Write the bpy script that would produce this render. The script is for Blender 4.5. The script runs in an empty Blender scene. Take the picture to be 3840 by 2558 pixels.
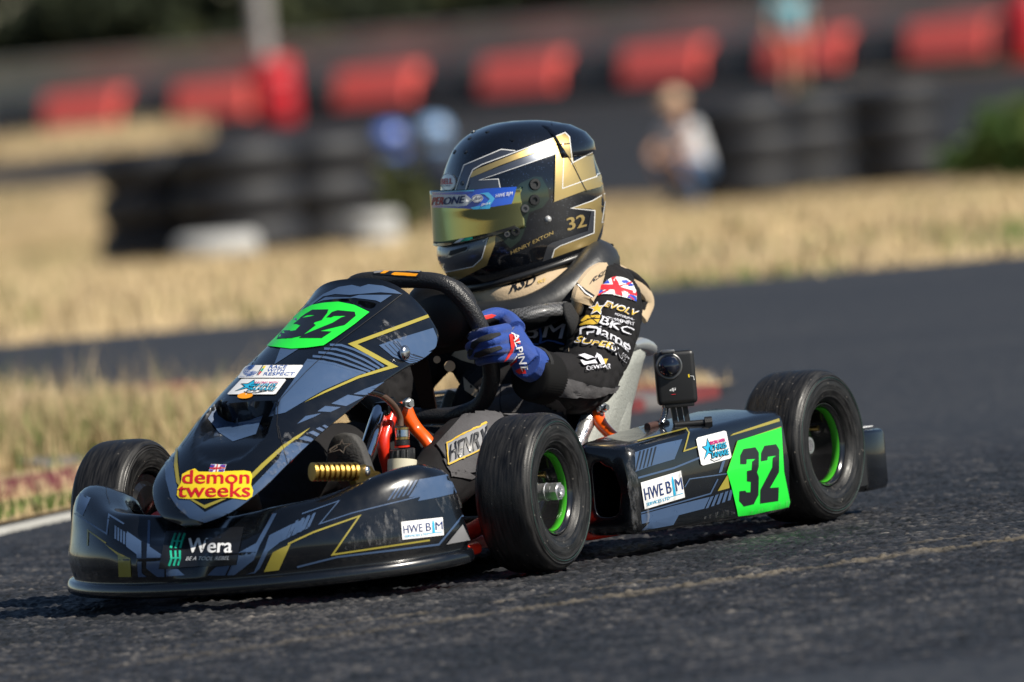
import bpy, bmesh, math, random
import numpy as np
from mathutils import Vector, Matrix, noise as mnoise
from mathutils.bvhtree import BVHTree
random.seed(7); RNG = np.random.default_rng(7)
SC = bpy.context.scene; COL = SC.collection
# ------------------------------------------------------------------ camera
CP = Vector((15.97747954, 8.87141428, 0.95897249))
CR = Vector((-0.48757407, 0.86869438, -0.08741621)); CU = Vector((-0.07244248, 0.05952616, 0.99559466))
CF = Vector((-0.87007104, -0.49175879, -0.03390696)); FPX = 40520.63
cam = bpy.data.cameras.new('camera'); camo = bpy.data.objects.new('camera', cam); COL.objects.link(camo)
camo.matrix_world = Matrix(((CR.x, CU.x, -CF.x, CP.x), (CR.y, CU.y, -CF.y, CP.y), (CR.z, CU.z, -CF.z, CP.z), (0, 0, 0, 1)))
cam.sensor_width = 36; cam.sensor_fit = 'HORIZONTAL'; cam.lens = 379.88; cam.clip_end = 3000; cam.clip_start = .1
cam.dof.use_dof = True; cam.dof.focus_distance = 17.55; cam.dof.aperture_fstop = 5.4; cam.dof.aperture_blades = 0
SC.camera = camo
# ------------------------------------------------------------------ sky, sun, exposure
SUN_EL = math.radians(43); SUN_AZ = math.radians(90 - 3)      # azimuth measured from +X towards +Y
w = bpy.data.worlds.new('World'); SC.world = w; w.use_nodes = True
nt = w.node_tree; bg = nt.nodes['Background']; sk = nt.nodes.new('ShaderNodeTexSky'); sk.sky_type = 'NISHITA'
sk.sun_disc = False; sk.sun_elevation = SUN_EL; sk.sun_rotation = math.pi / 2 - SUN_AZ; sk.dust_density = .15; sk.air_density = 1.0; sk.ozone_density = 2.5
nt.links.new(sk.outputs[0], bg.inputs[0]); bg.inputs[1].default_value = .055
sl = bpy.data.lights.new('sun', 'SUN'); sl.energy = 5.0; sl.angle = math.radians(.53); sl.color = (1, .935, .82)
so = bpy.data.objects.new('sun', sl); COL.objects.link(so)
SDIR = Vector((math.cos(SUN_EL) * math.cos(SUN_AZ), math.cos(SUN_EL) * math.sin(SUN_AZ), math.sin(SUN_EL)))
so.rotation_euler = SDIR.to_track_quat('Z', 'Y').to_euler(); so.location = SDIR * 40
SC.view_settings.view_transform = 'Standard'; SC.view_settings.look = 'None'; SC.view_settings.exposure = 0.42; SC.view_settings.gamma = 1
SC.render.engine = 'CYCLES'; SC.cycles.use_denoising = True
try: SC.cycles.denoiser = 'OPENIMAGEDENOISE'
except Exception: pass
SC.cycles.max_bounces = 6; SC.cycles.transparent_max_bounces = 6

# ------------------------------------------------------------------ rays and points
def ray(px, py):
    v = CF + CR * ((px - 1920) / FPX) - CU * ((py - 1279) / FPX); return v.normalized()
def at(px, py, x=None, y=None, z=None):
    d = ray(px, py)
    if x is not None: t = (x - CP.x) / d.x
    elif y is not None: t = (y - CP.y) / d.y
    else: t = (z - CP.z) / d.z
    return CP + d * t
def topx(p):
    v = Vector(p) - CP; z = v.dot(CF); return (1920 + FPX * v.dot(CR) / z, 1279 - FPX * v.dot(CU) / z)
FH = Vector((CF.x, CF.y, 0)).normalized(); RH = Vector((FH.y, -FH.x, 0))
def wp(D, S, z=0.0): return Vector((CP.x, CP.y, 0)) + FH * D + RH * S + Vector((0, 0, z))
def terr(D):
    if D <= 34: return 0.0
    t = min(1, (D - 34) / 32.0); u = min(1, max(0, (D - 66) / 32.0)); return -0.5 * t * t * (3 - 2 * t) + .26 * u * u * (3 - 2 * u)
def gpx(px, py):
    d = ray(px, py); hl = d.dot(FH); D = 30.0
    for _ in range(60):
        z = terr(D)
        dn = hl * (z - CP.z) / d.z if d.z < -1e-5 else 400
        D = D * .5 + min(dn, 400) * .5
    p = CP + d * (D / hl); p.z = terr(D); return p
def DS(p):
    v = Vector(p) - CP; return v.dot(FH), v.dot(RH)
def crop(x0, y0, s):
    def f(*pts):
        r = [(x0 + a / s, y0 + b / s) for a, b in pts]; return r if len(r) > 1 else r[0]
    return f
cA = crop(220, 950, 1.96); cB = crop(220, 1600, 2.24); cC = crop(1000, 1500, 1.8832); cD = crop(2100, 1200, 1.6508)
cE = crop(1550, 400, 2.091); cF = crop(1650, 950, 2.24); cG = crop(900, 950, 2.24); cW = crop(2700, 1340, 2.45); cV = crop(1700, 1520, 2.45)

# ------------------------------------------------------------------ materials
MATS = {}
def mat(name, col, rough=.5, metal=0, spec=.5, coat=0, noise=0, nscale=30, bump=0, bscale=200, rvar=0, sheen=0, coat_r=.05):
    if name in MATS: return MATS[name]
    m = bpy.data.materials.new(name); m.use_nodes = True; t = m.node_tree; b = t.nodes['Principled BSDF']; L = t.links
    b.inputs['Base Color'].default_value = (*col, 1); b.inputs['Roughness'].default_value = rough; b.inputs['Metallic'].default_value = metal
    b.inputs['Specular IOR Level'].default_value = spec; b.inputs['Coat Weight'].default_value = coat; b.inputs['Coat Roughness'].default_value = coat_r
    if sheen: b.inputs['Sheen Weight'].default_value = sheen
    tc = t.nodes.new('ShaderNodeTexCoord')
    if noise or rvar:
        n = t.nodes.new('ShaderNodeTexNoise'); n.inputs['Scale'].default_value = nscale; n.inputs['Detail'].default_value = 5; L.new(tc.outputs['Object'], n.inputs['Vector'])
        if noise:
            mx = t.nodes.new('ShaderNodeMix'); mx.data_type = 'RGBA'
            mx.inputs['A'].default_value = (*[c * (1 - noise) for c in col], 1); mx.inputs['B'].default_value = (*[min(1, c * (1 + noise)) for c in col], 1)
            L.new(n.outputs['Fac'], mx.inputs['Factor']); L.new(mx.outputs['Result'], b.inputs['Base Color'])
        if rvar:
            mr = t.nodes.new('ShaderNodeMapRange'); mr.inputs['From Min'].default_value = .3; mr.inputs['From Max'].default_value = .7
            mr.inputs['To Min'].default_value = max(.02, rough - rvar); mr.inputs['To Max'].default_value = rough + rvar
            L.new(n.outputs['Fac'], mr.inputs['Value']); L.new(mr.outputs['Result'], b.inputs['Roughness'])
    if bump:
        n2 = t.nodes.new('ShaderNodeTexNoise'); n2.inputs['Scale'].default_value = bscale; n2.inputs['Detail'].default_value = 4; L.new(tc.outputs['Object'], n2.inputs['Vector'])
        bp = t.nodes.new('ShaderNodeBump'); bp.inputs['Strength'].default_value = bump; bp.inputs['Distance'].default_value = .002
        L.new(n2.outputs['Fac'], bp.inputs['Height']); L.new(bp.outputs['Normal'], b.inputs['Normal'])
    MATS[name] = m; return m
body_black = mat('body_black', (.003, .004, .006), .24, spec=.45, coat=.7, coat_r=.04, rvar=.06, nscale=40)
vinyl_slate = mat('vinyl_slate', (.048, .085, .165), .34, coat=.4, coat_r=.1, rvar=.08, nscale=60)
vinyl_slate_dark = mat('vinyl_slate_dark', (.03, .045, .075), .34, coat=.5, coat_r=.1)
vinyl_gold = mat('vinyl_gold', (.31, .26, .04), .36, coat=.4, coat_r=.1)
vinyl_white = mat('vinyl_white', (.78, .78, .78), .4, coat=.3)
vinyl_green = mat('vinyl_green', (.015, .72, .045), .4, coat=.3)
vinyl_black = mat('vinyl_black', (.008, .009, .012), .4, coat=.3)
vinyl_navy = mat('vinyl_navy', (.01, .03, .13), .4)
vinyl_cyan = mat('vinyl_cyan', (.02, .38, .62), .4)
vinyl_teal = mat('vinyl_teal', (.012, .38, .24), .4)
vinyl_red = mat('vinyl_red', (.55, .012, .02), .4)
vinyl_yellow = mat('vinyl_yellow', (.85, .62, .02), .4)
vinyl_orange = mat('vinyl_orange', (.85, .32, .01), .4)
vinyl_magenta = mat('vinyl_magenta', (.5, .015, .17), .4)
vinyl_grey = mat('vinyl_grey', (.2, .2, .21), .45)
seam_line = mat('seam_line', (.004, .004, .005), .6)
scuff = mat('scuff', (.17, .17, .18), .6, noise=.5, nscale=300)
zinc = mat('zinc', (.72, .72, .74), .36, metal=.9, rvar=.08, nscale=120)
steel = mat('steel', (.62, .62, .63), .22, metal=1, rvar=.08, nscale=120)
chrome = mat('chrome', (.75, .77, .8), .1, metal=1)
gold_anod = mat('gold_anod', (.46, .29, .07), .3, metal=1, bump=.3, bscale=900)
brass = mat('brass', (.6, .42, .16), .3, metal=1)
orange_paint = mat('orange_paint', (.9, .105, .006), .3, coat=.5)
red_paint = mat('red_paint', (.62, .022, .006), .35, coat=.4)
black_plastic = mat('black_plastic', (.012, .012, .013), .45, bump=.15, bscale=500)
milky = mat('milky', (.62, .58, .44), .4)
rubber_hose = mat('rubber_hose', (.09, .055, .04), .3, coat=.3)
def rubber():
    m = mat('tyre_rubber', (.018, .018, .019), .5, spec=.38); t = m.node_tree; b = t.nodes['Principled BSDF']; L = t.links
    tc = t.nodes.new('ShaderNodeTexCoord'); sp = t.nodes.new('ShaderNodeSeparateXYZ'); L.new(tc.outputs['Object'], sp.inputs[0])
    cb = t.nodes.new('ShaderNodeCombineXYZ'); ln = t.nodes.new('ShaderNodeVectorMath'); ln.operation = 'LENGTH'
    c2 = t.nodes.new('ShaderNodeCombineXYZ'); L.new(sp.outputs['X'], c2.inputs['X']); L.new(sp.outputs['Z'], c2.inputs['Z']); L.new(c2.outputs[0], ln.inputs[0])
    L.new(ln.outputs['Value'], cb.inputs['X']); L.new(sp.outputs['Y'], cb.inputs['Y'])
    an = t.nodes.new('ShaderNodeMath'); an.operation = 'ARCTAN2'; L.new(sp.outputs['X'], an.inputs[0]); L.new(sp.outputs['Z'], an.inputs[1])
    sc_ = t.nodes.new('ShaderNodeMath'); sc_.operation = 'MULTIPLY'; sc_.inputs[1].default_value = .012; L.new(an.outputs[0], sc_.inputs[0]); L.new(sc_.outputs[0], cb.inputs['Z'])
    n = t.nodes.new('ShaderNodeTexNoise'); n.inputs['Scale'].default_value = 260; n.inputs['Detail'].default_value = 4; L.new(cb.outputs[0], n.inputs['Vector'])
    mr = t.nodes.new('ShaderNodeMapRange'); mr.inputs['From Min'].default_value = .3; mr.inputs['From Max'].default_value = .7; mr.inputs['To Min'].default_value = .3; mr.inputs['To Max'].default_value = .62
    L.new(n.outputs['Fac'], mr.inputs['Value']); L.new(mr.outputs[0], b.inputs['Roughness'])
    cr = t.nodes.new('ShaderNodeValToRGB'); cr.color_ramp.elements[0].position = .35; cr.color_ramp.elements[0].color = (.0045, .0045, .005, 1); cr.color_ramp.elements[1].position = .78; cr.color_ramp.elements[1].color = (.027, .026, .026, 1)
    L.new(n.outputs['Fac'], cr.inputs[0])
    gv = t.nodes.new('ShaderNodeTexVoronoi'); gv.inputs['Scale'].default_value = 210; L.new(tc.outputs['Object'], gv.inputs['Vector']); gs = t.nodes.new('ShaderNodeSeparateColor'); L.new(gv.outputs['Color'], gs.inputs[0])
    g1_ = t.nodes.new('ShaderNodeMath'); g1_.operation = 'GREATER_THAN'; g1_.inputs[1].default_value = .965; L.new(gs.outputs[0], g1_.inputs[0]); g2_ = t.nodes.new('ShaderNodeMath'); g2_.operation = 'LESS_THAN'; g2_.inputs[1].default_value = .32; L.new(gv.outputs['Distance'], g2_.inputs[0])
    g3_ = t.nodes.new('ShaderNodeMath'); g3_.operation = 'MULTIPLY'; L.new(g1_.outputs[0], g3_.inputs[0]); L.new(g2_.outputs[0], g3_.inputs[1]); gm_ = t.nodes.new('ShaderNodeMix'); gm_.data_type = 'RGBA'; gm_.inputs['B'].default_value = (.10, .09, .08, 1); L.new(g3_.outputs[0], gm_.inputs['Factor']); L.new(cr.outputs[0], gm_.inputs['A']); L.new(gm_.outputs['Result'], b.inputs['Base Color'])
    n2 = t.nodes.new('ShaderNodeTexNoise'); n2.inputs['Scale'].default_value = 420; L.new(tc.outputs['Object'], n2.inputs['Vector'])
    bp = t.nodes.new('ShaderNodeBump'); bp.inputs['Strength'].default_value = .25; bp.inputs['Distance'].default_value = .001; L.new(n2.outputs['Fac'], bp.inputs['Height']); L.new(bp.outputs[0], b.inputs['Normal'])
    return m
tyre_rubber = rubber()

# ------------------------------------------------------------------ objects
def tag(o, label=None, cat=None, group=None, kind=None):
    if label: o['label'] = label
    if cat: o['category'] = cat
    if group: o['group'] = group
    if kind: o['kind'] = kind
    return o
def empty(name, parent=None, loc=(0, 0, 0), rz=0):
    o = bpy.data.objects.new(name, None); COL.objects.link(o); o.location = loc; o.rotation_euler = (0, 0, rz); o.empty_display_size = .05
    if parent: o.parent = parent
    return o
def link(name, me, mats=None, parent=None, smooth=40):
    o = bpy.data.objects.new(name, me); COL.objects.link(o)
    if mats is not None:
        for m in (mats if isinstance(mats, (list, tuple)) else [mats]): me.materials.append(m)
    if smooth and len(me.polygons):
        me.polygons.foreach_set('use_smooth', [True] * len(me.polygons))
        if smooth < 180: me.set_sharp_from_angle(angle=math.radians(smooth))
    if parent: o.parent = parent
    return o
def bobj(name, bm, mats=None, parent=None, smooth=40, recalc=True):
    if recalc: bmesh.ops.recalc_face_normals(bm, faces=bm.faces)
    me = bpy.data.meshes.new(name); bm.to_mesh(me); bm.free(); return link(name, me, mats, parent, smooth)
def crs(pts, n, closed=False):
    """Catmull-Rom through pts (n samples per span)."""
    P = [np.array(p, float) for p in pts]; out = []; N = len(P); spans = N if closed else N - 1
    for i in range(spans):
        p1 = P[i]; p2 = P[(i + 1) % N]
        p0 = P[(i - 1) % N] if (closed or i > 0) else 2 * p1 - p2
        p3 = P[(i + 2) % N] if (closed or i + 2 < N) else 2 * p2 - p1
        for k in range(n):
            t = k / n
            out.append(.5 * ((2 * p1) + (p2 - p0) * t + (2 * p0 - 5 * p1 + 4 * p2 - p3) * t * t + (3 * p1 - p0 - 3 * p2 + p3) * t ** 3))
    if not closed: out.append(P[-1])
    return out
def loft(bm, rows, cu=False, cv=False, cap=False):
    """rows of equal length; cu closes each row, cv closes the stack."""
    V = [[bm.verts.new(Vector(p)) for p in r] for r in rows]; n = len(rows[0])
    for i in range(len(V) if cv else len(V) - 1):
        a = V[i]; b = V[(i + 1) % len(V)]
        for j in range(n if cu else n - 1):
            try: bm.faces.new((a[j], a[(j + 1) % n], b[(j + 1) % n], b[j]))
            except ValueError: pass
    if cap and cu:
        for r in (V[0], V[-1]):
            try: bm.faces.new(r)
            except ValueError: pass
    return V
def frame(path, closed=False):
    T = []; n = len(path)
    for i in range(n):
        a = path[(i - 1) % n] if (closed or i) else path[0]; b = path[(i + 1) % n] if (closed or i < n - 1) else path[-1]
        T.append((Vector(b) - Vector(a)).normalized())
    up = Vector((0, 0, 1)) if abs(T[0].z) < .9 else Vector((1, 0, 0)); N = (up - T[0] * up.dot(T[0])).normalized(); F = []
    for t in T:
        N = (N - t * N.dot(t)); N = N.normalized() if N.length > 1e-6 else t.orthogonal().normalized(); F.append((t, N, t.cross(N)))
    return F
def tube(bm, path, r, seg=12, closed=False, cap=True, sub=0, ell=1.0):
    path = [Vector(p) for p in path]
    rr = list(r) if isinstance(r, (list, tuple)) else [r] * len(path)
    if sub:
        q = crs([(*p, q_) for p, q_ in zip(path, rr)], sub, closed); path = [Vector(p[:3]) for p in q]; rr = [p[3] for p in q]
    F = frame(path, closed)
    rows = [[p + (f[1] * math.cos(a) + f[2] * math.sin(a) * ell) * q for a in [2 * math.pi * k / seg for k in range(seg)]] for p, f, q in zip(path, F, rr)]
    return loft(bm, rows, True, closed, cap and not closed)
def cyl(bm, a, b, r, seg=16, r2=None): return tube(bm, [a, b], [r, r if r2 is None else r2], seg)
def lathe(bm, prof, seg=64, axis='y', c=(0, 0, 0), closed_prof=False):
    rows = []
    for k in range(seg):
        a = 2 * math.pi * k / seg; ca, sa = math.cos(a), math.sin(a)
        if axis == 'y': rows.append([(c[0] + r * ca, c[1] + h, c[2] + r * sa) for h, r in prof])
        else: rows.append([(c[0] + r * ca, c[1] + r * sa, c[2] + h) for h, r in prof])
    return loft(bm, rows, closed_prof, True)
def rbox(bm, c, s, bev=.003, rot=None, seg=2):
    M = Matrix.Translation(Vector(c)) @ (rot.to_4x4() if rot is not None else Matrix()) @ Matrix.Diagonal((*s, 1))
    r = bmesh.ops.create_cube(bm, size=1, matrix=M)
    if bev:
        es = {e for v in r['verts'] for e in v.link_edges}
        bmesh.ops.bevel(bm, geom=list(es), offset=bev, segments=seg, profile=.6, affect='EDGES')
def ball(bm, c, r, u=16, v=10, s=(1, 1, 1)):
    bmesh.ops.create_uvsphere(bm, u_segments=u, v_segments=v, radius=r, matrix=Matrix.Translation(Vector(c)) @ Matrix.Diagonal((*s, 1)))
def prism(bm, pts, d):
    """polygon pts (3D) extruded by vector d"""
    a = [bm.verts.new(Vector(p)) for p in pts]; b = [bm.verts.new(Vector(p) + Vector(d)) for p in pts]; n = len(pts)
    bm.faces.new(a); bm.faces.new(b[::-1])
    for i in range(n): bm.faces.new((a[i], a[(i + 1) % n], b[(i + 1) % n], b[i]))

# ------------------------------------------------------------------ stickers and printing laid on real surfaces
def bvh_of(*objs):
    V = []; F = []
    for o in objs:
        M = o.matrix_world if o.parent is None else Matrix(); k = len(V)
        V += [v.co.copy() for v in o.data.vertices]; F += [[k + i for i in p.vertices] for p in o.data.polygons]
    return BVHTree.FromPolygons(V, F)
_txt = {}
def text_mesh(s, bold=0., shear=0., space=1.0):
    k = (s, bold, shear, space)
    if k in _txt: return _txt[k]
    c = bpy.data.curves.new('lettering', 'FONT'); c.body = s; c.offset = bold; c.shear = shear; c.resolution_u = 3; c.space_character = space
    o = bpy.data.objects.new('lettering', c); COL.objects.link(o)
    dg = bpy.context.evaluated_depsgraph_get(); me = bpy.data.meshes.new_from_object(o.evaluated_get(dg))
    v = np.array([x.co[:2] for x in me.vertices]) if len(me.vertices) else np.zeros((1, 2)); f = [list(p.vertices) for p in me.polygons]
    lo = v.min(0); hi = v.max(0); v = (v - lo) / np.maximum(hi - lo, 1e-6)
    bpy.data.objects.remove(o); bpy.data.curves.remove(c); bpy.data.meshes.remove(me); _txt[k] = (v, f); return _txt[k]
def stroke(pts, wd, closed=False):
    """ribbon polygons along a pixel polyline"""
    out = []; P = [Vector((a, b)) for a, b in pts]; n = len(P); L = []; R = []
    for i in range(n):
        a = P[i - 1] if (i or closed) else P[i]; b = P[(i + 1) % n] if (i < n - 1 or closed) else P[i]
        d1 = (P[i] - a); d2 = (b - P[i]); d1 = d1.normalized() if d1.length else d2.normalized(); d2 = d2.normalized() if d2.length else d1
        n1 = Vector((-d1.y, d1.x)); n2 = Vector((-d2.y, d2.x)); m = n1 + n2; m = m.normalized() if m.length > .1 else n1
        k = wd / 2 / max(.35, m.dot(n1)); L.append(P[i] + m * k); R.append(P[i] - m * k)
    for i in range(n if closed else n - 1):
        j = (i + 1) % n; out.append([tuple(L[i]), tuple(L[j]), tuple(R[j]), tuple(R[i])])
    return out
def ellipse(c, rx, ry, n=28, rot=0):
    cr_, sr = math.cos(rot), math.sin(rot)
    return [(c[0] + rx * math.cos(2 * math.pi * k / n) * cr_ - ry * math.sin(2 * math.pi * k / n) * sr, c[1] + rx * math.cos(2 * math.pi * k / n) * sr + ry * math.sin(2 * math.pi * k / n) * cr_) for k in range(n)]
def quad_text(s, p0, p1, up, bold=.02, shear=0, space=1.0): return ('T', s, p0, p1, up, bold, shear, space)
def decal(name, parent, bv, layers, base=.0005, step=.00035, g=22, label=None, seen=None):
    """layers: (shapes, material); shapes are pixel polygons or lettering, laid by ray on the surface in bv as thin vinyl."""
    bm = bmesh.new(); mats = []; ex = []
    for li, (shapes, m) in enumerate(layers):      # bold lettering = three slightly shifted strikes of the same word
        flat = [s for s in shapes if s[0] != 'T']; tx = [s for s in shapes if s[0] == 'T']
        if flat or not tx: ex.append((li, flat, m))
        if tx:
            for k in (-1, 0, 1):
                row = []
                for s in tx:
                    if k and s[5] <= .005: continue
                    hgt = math.hypot(*s[4]); e = Vector(s[3]) - Vector(s[2]); e = e.normalized() * (k * s[5] * hgt * .8); v = Vector(s[4]) * (k * s[5] * .25)
                    row.append(('T', s[1], (s[2][0] + e.x + v.x, s[2][1] + e.y + v.y), (s[3][0] + e.x + v.x, s[3][1] + e.y + v.y), s[4], 0.0, s[6], s[7]))
                if row: ex.append((li + .5 + .15 * k, row, m))
    for li, shapes, m in ex:
        if m not in mats: mats.append(m)
        mi = mats.index(m); b2 = bmesh.new()
        for sh in shapes:
            if len(sh) and sh[0] == 'T':
                _, s, p0, p1, up, bold, shear, space = sh; v, f = text_mesh(s, bold, shear, space)
                vs = [b2.verts.new((p0[0] + a * (p1[0] - p0[0]) + c * up[0], p0[1] + a * (p1[1] - p0[1]) + c * up[1], 0)) for a, c in v]
                for q in f:
                    try: b2.faces.new([vs[i] for i in q])
                    except ValueError: pass
            else:
                try: b2.faces.new([b2.verts.new((a, c, 0)) for a, c in sh])
                except ValueError: pass
        if not b2.faces: b2.free(); continue
        b2.normal_update(); bmesh.ops.triangulate(b2, faces=b2.faces, ngon_method='EAR_CLIP')
        xs = [v.co.x for v in b2.verts]; ys = [v.co.y for v in b2.verts]
        for ax, lo, hi in ((0, min(xs), max(xs)), (1, min(ys), max(ys))):
            k = math.floor(lo / g) + 1
            while k * g < hi:
                co = (k * g, 0, 0) if ax == 0 else (0, k * g, 0); no = (1, 0, 0) if ax == 0 else (0, 1, 0)
                bmesh.ops.bisect_plane(b2, geom=b2.verts[:] + b2.edges[:] + b2.faces[:], plane_co=co, plane_no=no, dist=1e-4); k += 1
        b2.verts.index_update(); nv = {}; off = base + step * li
        def hit(x, y):
            d = ray(x, y); loc, nor, idx, dist = bv.ray_cast(CP, d)
            if loc is None: return None
            if nor.dot(d) > 0: nor = -nor
            return loc + nor * off
        for v in b2.verts:
            q = hit(v.co.x, v.co.y)
            if q is not None: nv[v.index] = bm.verts.new(q)
        for f in b2.faces:
            ids = [v.index for v in f.verts]; good = [v for v in f.verts if v.index in nv]
            if not good: continue
            fv = []
            if len(good) < len(ids):          # trim the face back to the rim of the surface
                for v in f.verts:
                    if v.index in nv: fv.append(nv[v.index]); continue
                    gx, gy = min(((u.co.x, u.co.y) for u in good), key=lambda u: (u[0] - v.co.x) ** 2 + (u[1] - v.co.y) ** 2)
                    lo, hi, q = 0.0, 1.0, None
                    for _ in range(7):
                        t = (lo + hi) / 2; r_ = hit(gx + (v.co.x - gx) * t, gy + (v.co.y - gy) * t)
                        if r_ is None: hi = t
                        else: lo = t; q = r_
                    if q is not None: fv.append(bm.verts.new(q))
            else: fv = [nv[i] for i in ids]
            if len(fv) < 3: continue
            if max((fv[i].co - fv[i - 1].co).length for i in range(len(fv))) > .09: continue
            try:
                nf = bm.faces.new(fv); nf.material_index = mi; nf.normal_update()
                if nf.normal.dot(CF) > 0: nf.normal_flip()
            except ValueError: pass
        b2.free()
    lone = [v for v in bm.verts if not v.link_faces]
    bmesh.ops.delete(bm, geom=lone, context='VERTS')
    o = bobj(name, bm, mats, parent, 180, recalc=False)
    if label: o['label'] = label
    return o
# ================================================================== SETTING
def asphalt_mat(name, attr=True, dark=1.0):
    m = mat(name, (.05, .05, .052), .75); t = m.node_tree; b = t.nodes['Principled BSDF']; L = t.links
    tc = t.nodes.new('ShaderNodeTexCoord'); N = t.nodes
    n1 = N.new('ShaderNodeTexNoise'); n1.inputs['Scale'].default_value = .9; n1.inputs['Detail'].default_value = 6; L.new(tc.outputs['Object'], n1.inputs['Vector'])
    n2 = N.new('ShaderNodeTexVoronoi'); n2.inputs['Scale'].default_value = 110; L.new(tc.outputs['Object'], n2.inputs['Vector'])
    if attr:
        at_ = N.new('ShaderNodeAttribute'); at_.attribute_name = 'stone'; fa_ = N.new('ShaderNodeAttribute'); fa_.attribute_name = 'fine'
        n4 = N.new('ShaderNodeTexNoise'); n4.inputs['Scale'].default_value = 38; n4.inputs['Detail'].default_value = 6; n4.inputs['Roughness'].default_value = .8; L.new(tc.outputs['Object'], n4.inputs['Vector'])
        mr4 = N.new('ShaderNodeMapRange'); mr4.inputs['From Min'].default_value = .3; mr4.inputs['From Max'].default_value = .7; mr4.inputs['To Min'].default_value = .05; mr4.inputs['To Max'].default_value = .75; L.new(n4.outputs['Fac'], mr4.inputs['Value'])
        mx4 = N.new('ShaderNodeMix'); L.new(fa_.outputs['Fac'], mx4.inputs['Factor']); L.new(mr4.outputs[0], mx4.inputs['A']); L.new(at_.outputs['Fac'], mx4.inputs['B']); src = mx4.outputs[0]
    else: src = n2.outputs['Color']
    cr = N.new('ShaderNodeValToRGB'); e = cr.color_ramp.elements
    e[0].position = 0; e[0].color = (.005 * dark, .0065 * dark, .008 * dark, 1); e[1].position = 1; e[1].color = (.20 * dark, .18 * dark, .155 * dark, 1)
    for p_, c_ in ((.36, (.020, .0215, .026)), (.68, (.068, .065, .063))):
        q = e.new(p_); q.color = (*[c * dark for c in c_], 1)
    L.new(src, cr.inputs[0])
    mx = N.new('ShaderNodeMix'); mx.data_type = 'RGBA'; mx.blend_type = 'MULTIPLY'; mx.inputs['Factor'].default_value = .7
    c2 = N.new('ShaderNodeValToRGB'); c2.color_ramp.elements[0].position = .3; c2.color_ramp.elements[0].color = (.6, .62, .7, 1); c2.color_ramp.elements[1].position = .75; c2.color_ramp.elements[1].color = (1.15, 1.12, 1.08, 1)
    L.new(n1.outputs['Fac'], c2.inputs[0]); L.new(cr.outputs[0], mx.inputs['A']); L.new(c2.outputs[0], mx.inputs['B'])
    out = mx.outputs['Result']
    if attr:
        a2 = N.new('ShaderNodeAttribute'); a2.attribute_name = 'joint'
        m3 = N.new('ShaderNodeMix'); m3.data_type = 'RGBA'; m3.inputs['B'].default_value = (.26, .215, .15, 1); L.new(a2.outputs['Fac'], m3.inputs['Factor']); L.new(out, m3.inputs['A']); out = m3.outputs['Result']
    L.new(out, b.inputs['Base Color'])
    bp = N.new('ShaderNodeBump'); bp.inputs['Strength'].default_value = .5; bp.inputs['Distance'].default_value = .002
    n3 = N.new('ShaderNodeTexNoise'); n3.inputs['Scale'].default_value = 260; n3.inputs['Detail'].default_value = 3; L.new(tc.outputs['Object'], n3.inputs['Vector']); L.new(n3.outputs['Fac'], bp.inputs['Height']); L.new(bp.outputs[0], b.inputs['Normal'])
    b.inputs['Roughness'].default_value = .62; b.inputs['Specular IOR Level'].default_value = .4
    return m
def vnoise(x, y, seed):
    r = np.random.default_rng(seed).random((256, 256)); xi = np.floor(x).astype(int); yi = np.floor(y).astype(int); fx = x - xi; fy = y - yi
    fx = fx * fx * (3 - 2 * fx); fy = fy * fy * (3 - 2 * fy); a = r[xi % 256, yi % 256]; b = r[(xi + 1) % 256, yi % 256]; c = r[xi % 256, (yi + 1) % 256]; d = r[(xi + 1) % 256, (yi + 1) % 256]
    return (a * (1 - fx) + b * fx) * (1 - fy) + (c * (1 - fx) + d * fx) * fy
def worley(x, y, seed):
    g = np.random.default_rng(seed); jx = g.random((512, 512)); jy = g.random((512, 512)); rv = g.random((512, 512))
    xi = np.floor(x).astype(int); yi = np.floor(y).astype(int); best = np.full(x.shape, 9.); val = np.zeros(x.shape)
    for dx in (-1, 0, 1):
        for dy in (-1, 0, 1):
            cx = (xi + dx) % 512; cy = (yi + dy) % 512
            d = (xi + dx + jx[cx, cy] - x) ** 2 + (yi + dy + jy[cx, cy] - y) ** 2
            k = d < best; best = np.where(k, d, best); val = np.where(k, rv[cx, cy], val)
    return np.sqrt(best), val
def sheet_grid(name, D, S, zf, m, kind='structure'):
    DD, SS = np.meshgrid(D, S, indexing='ij'); Z, attrs = zf(DD, SS)
    X = CP.x + FH.x * DD + RH.x * SS; Y = CP.y + FH.y * DD + RH.y * SS
    co = np.stack([X, Y, Z], -1).reshape(-1, 3).astype(np.float32); a, b = DD.shape
    idx = np.arange(a * b).reshape(a, b); q = np.stack([idx[:-1, :-1], idx[:-1, 1:], idx[1:, 1:], idx[1:, :-1]], -1).reshape(-1, 4)
    me = bpy.data.meshes.new(name); me.vertices.add(len(co)); me.vertices.foreach_set('co', co.ravel()); n = len(q)
    me.loops.add(n * 4); me.loops.foreach_set('vertex_index', q.ravel().astype(np.int32)); me.polygons.add(n)
    me.polygons.foreach_set('loop_start', np.arange(n, dtype=np.int32) * 4); me.update(calc_edges=True); me.validate()
    for k, v in attrs.items():
        A = me.attributes.new(k, 'FLOAT', 'POINT'); A.data.foreach_set('value', v.ravel().astype(np.float32))
    o = link(name, me, m, None, 180); tag(o, kind=kind); return o
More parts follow.
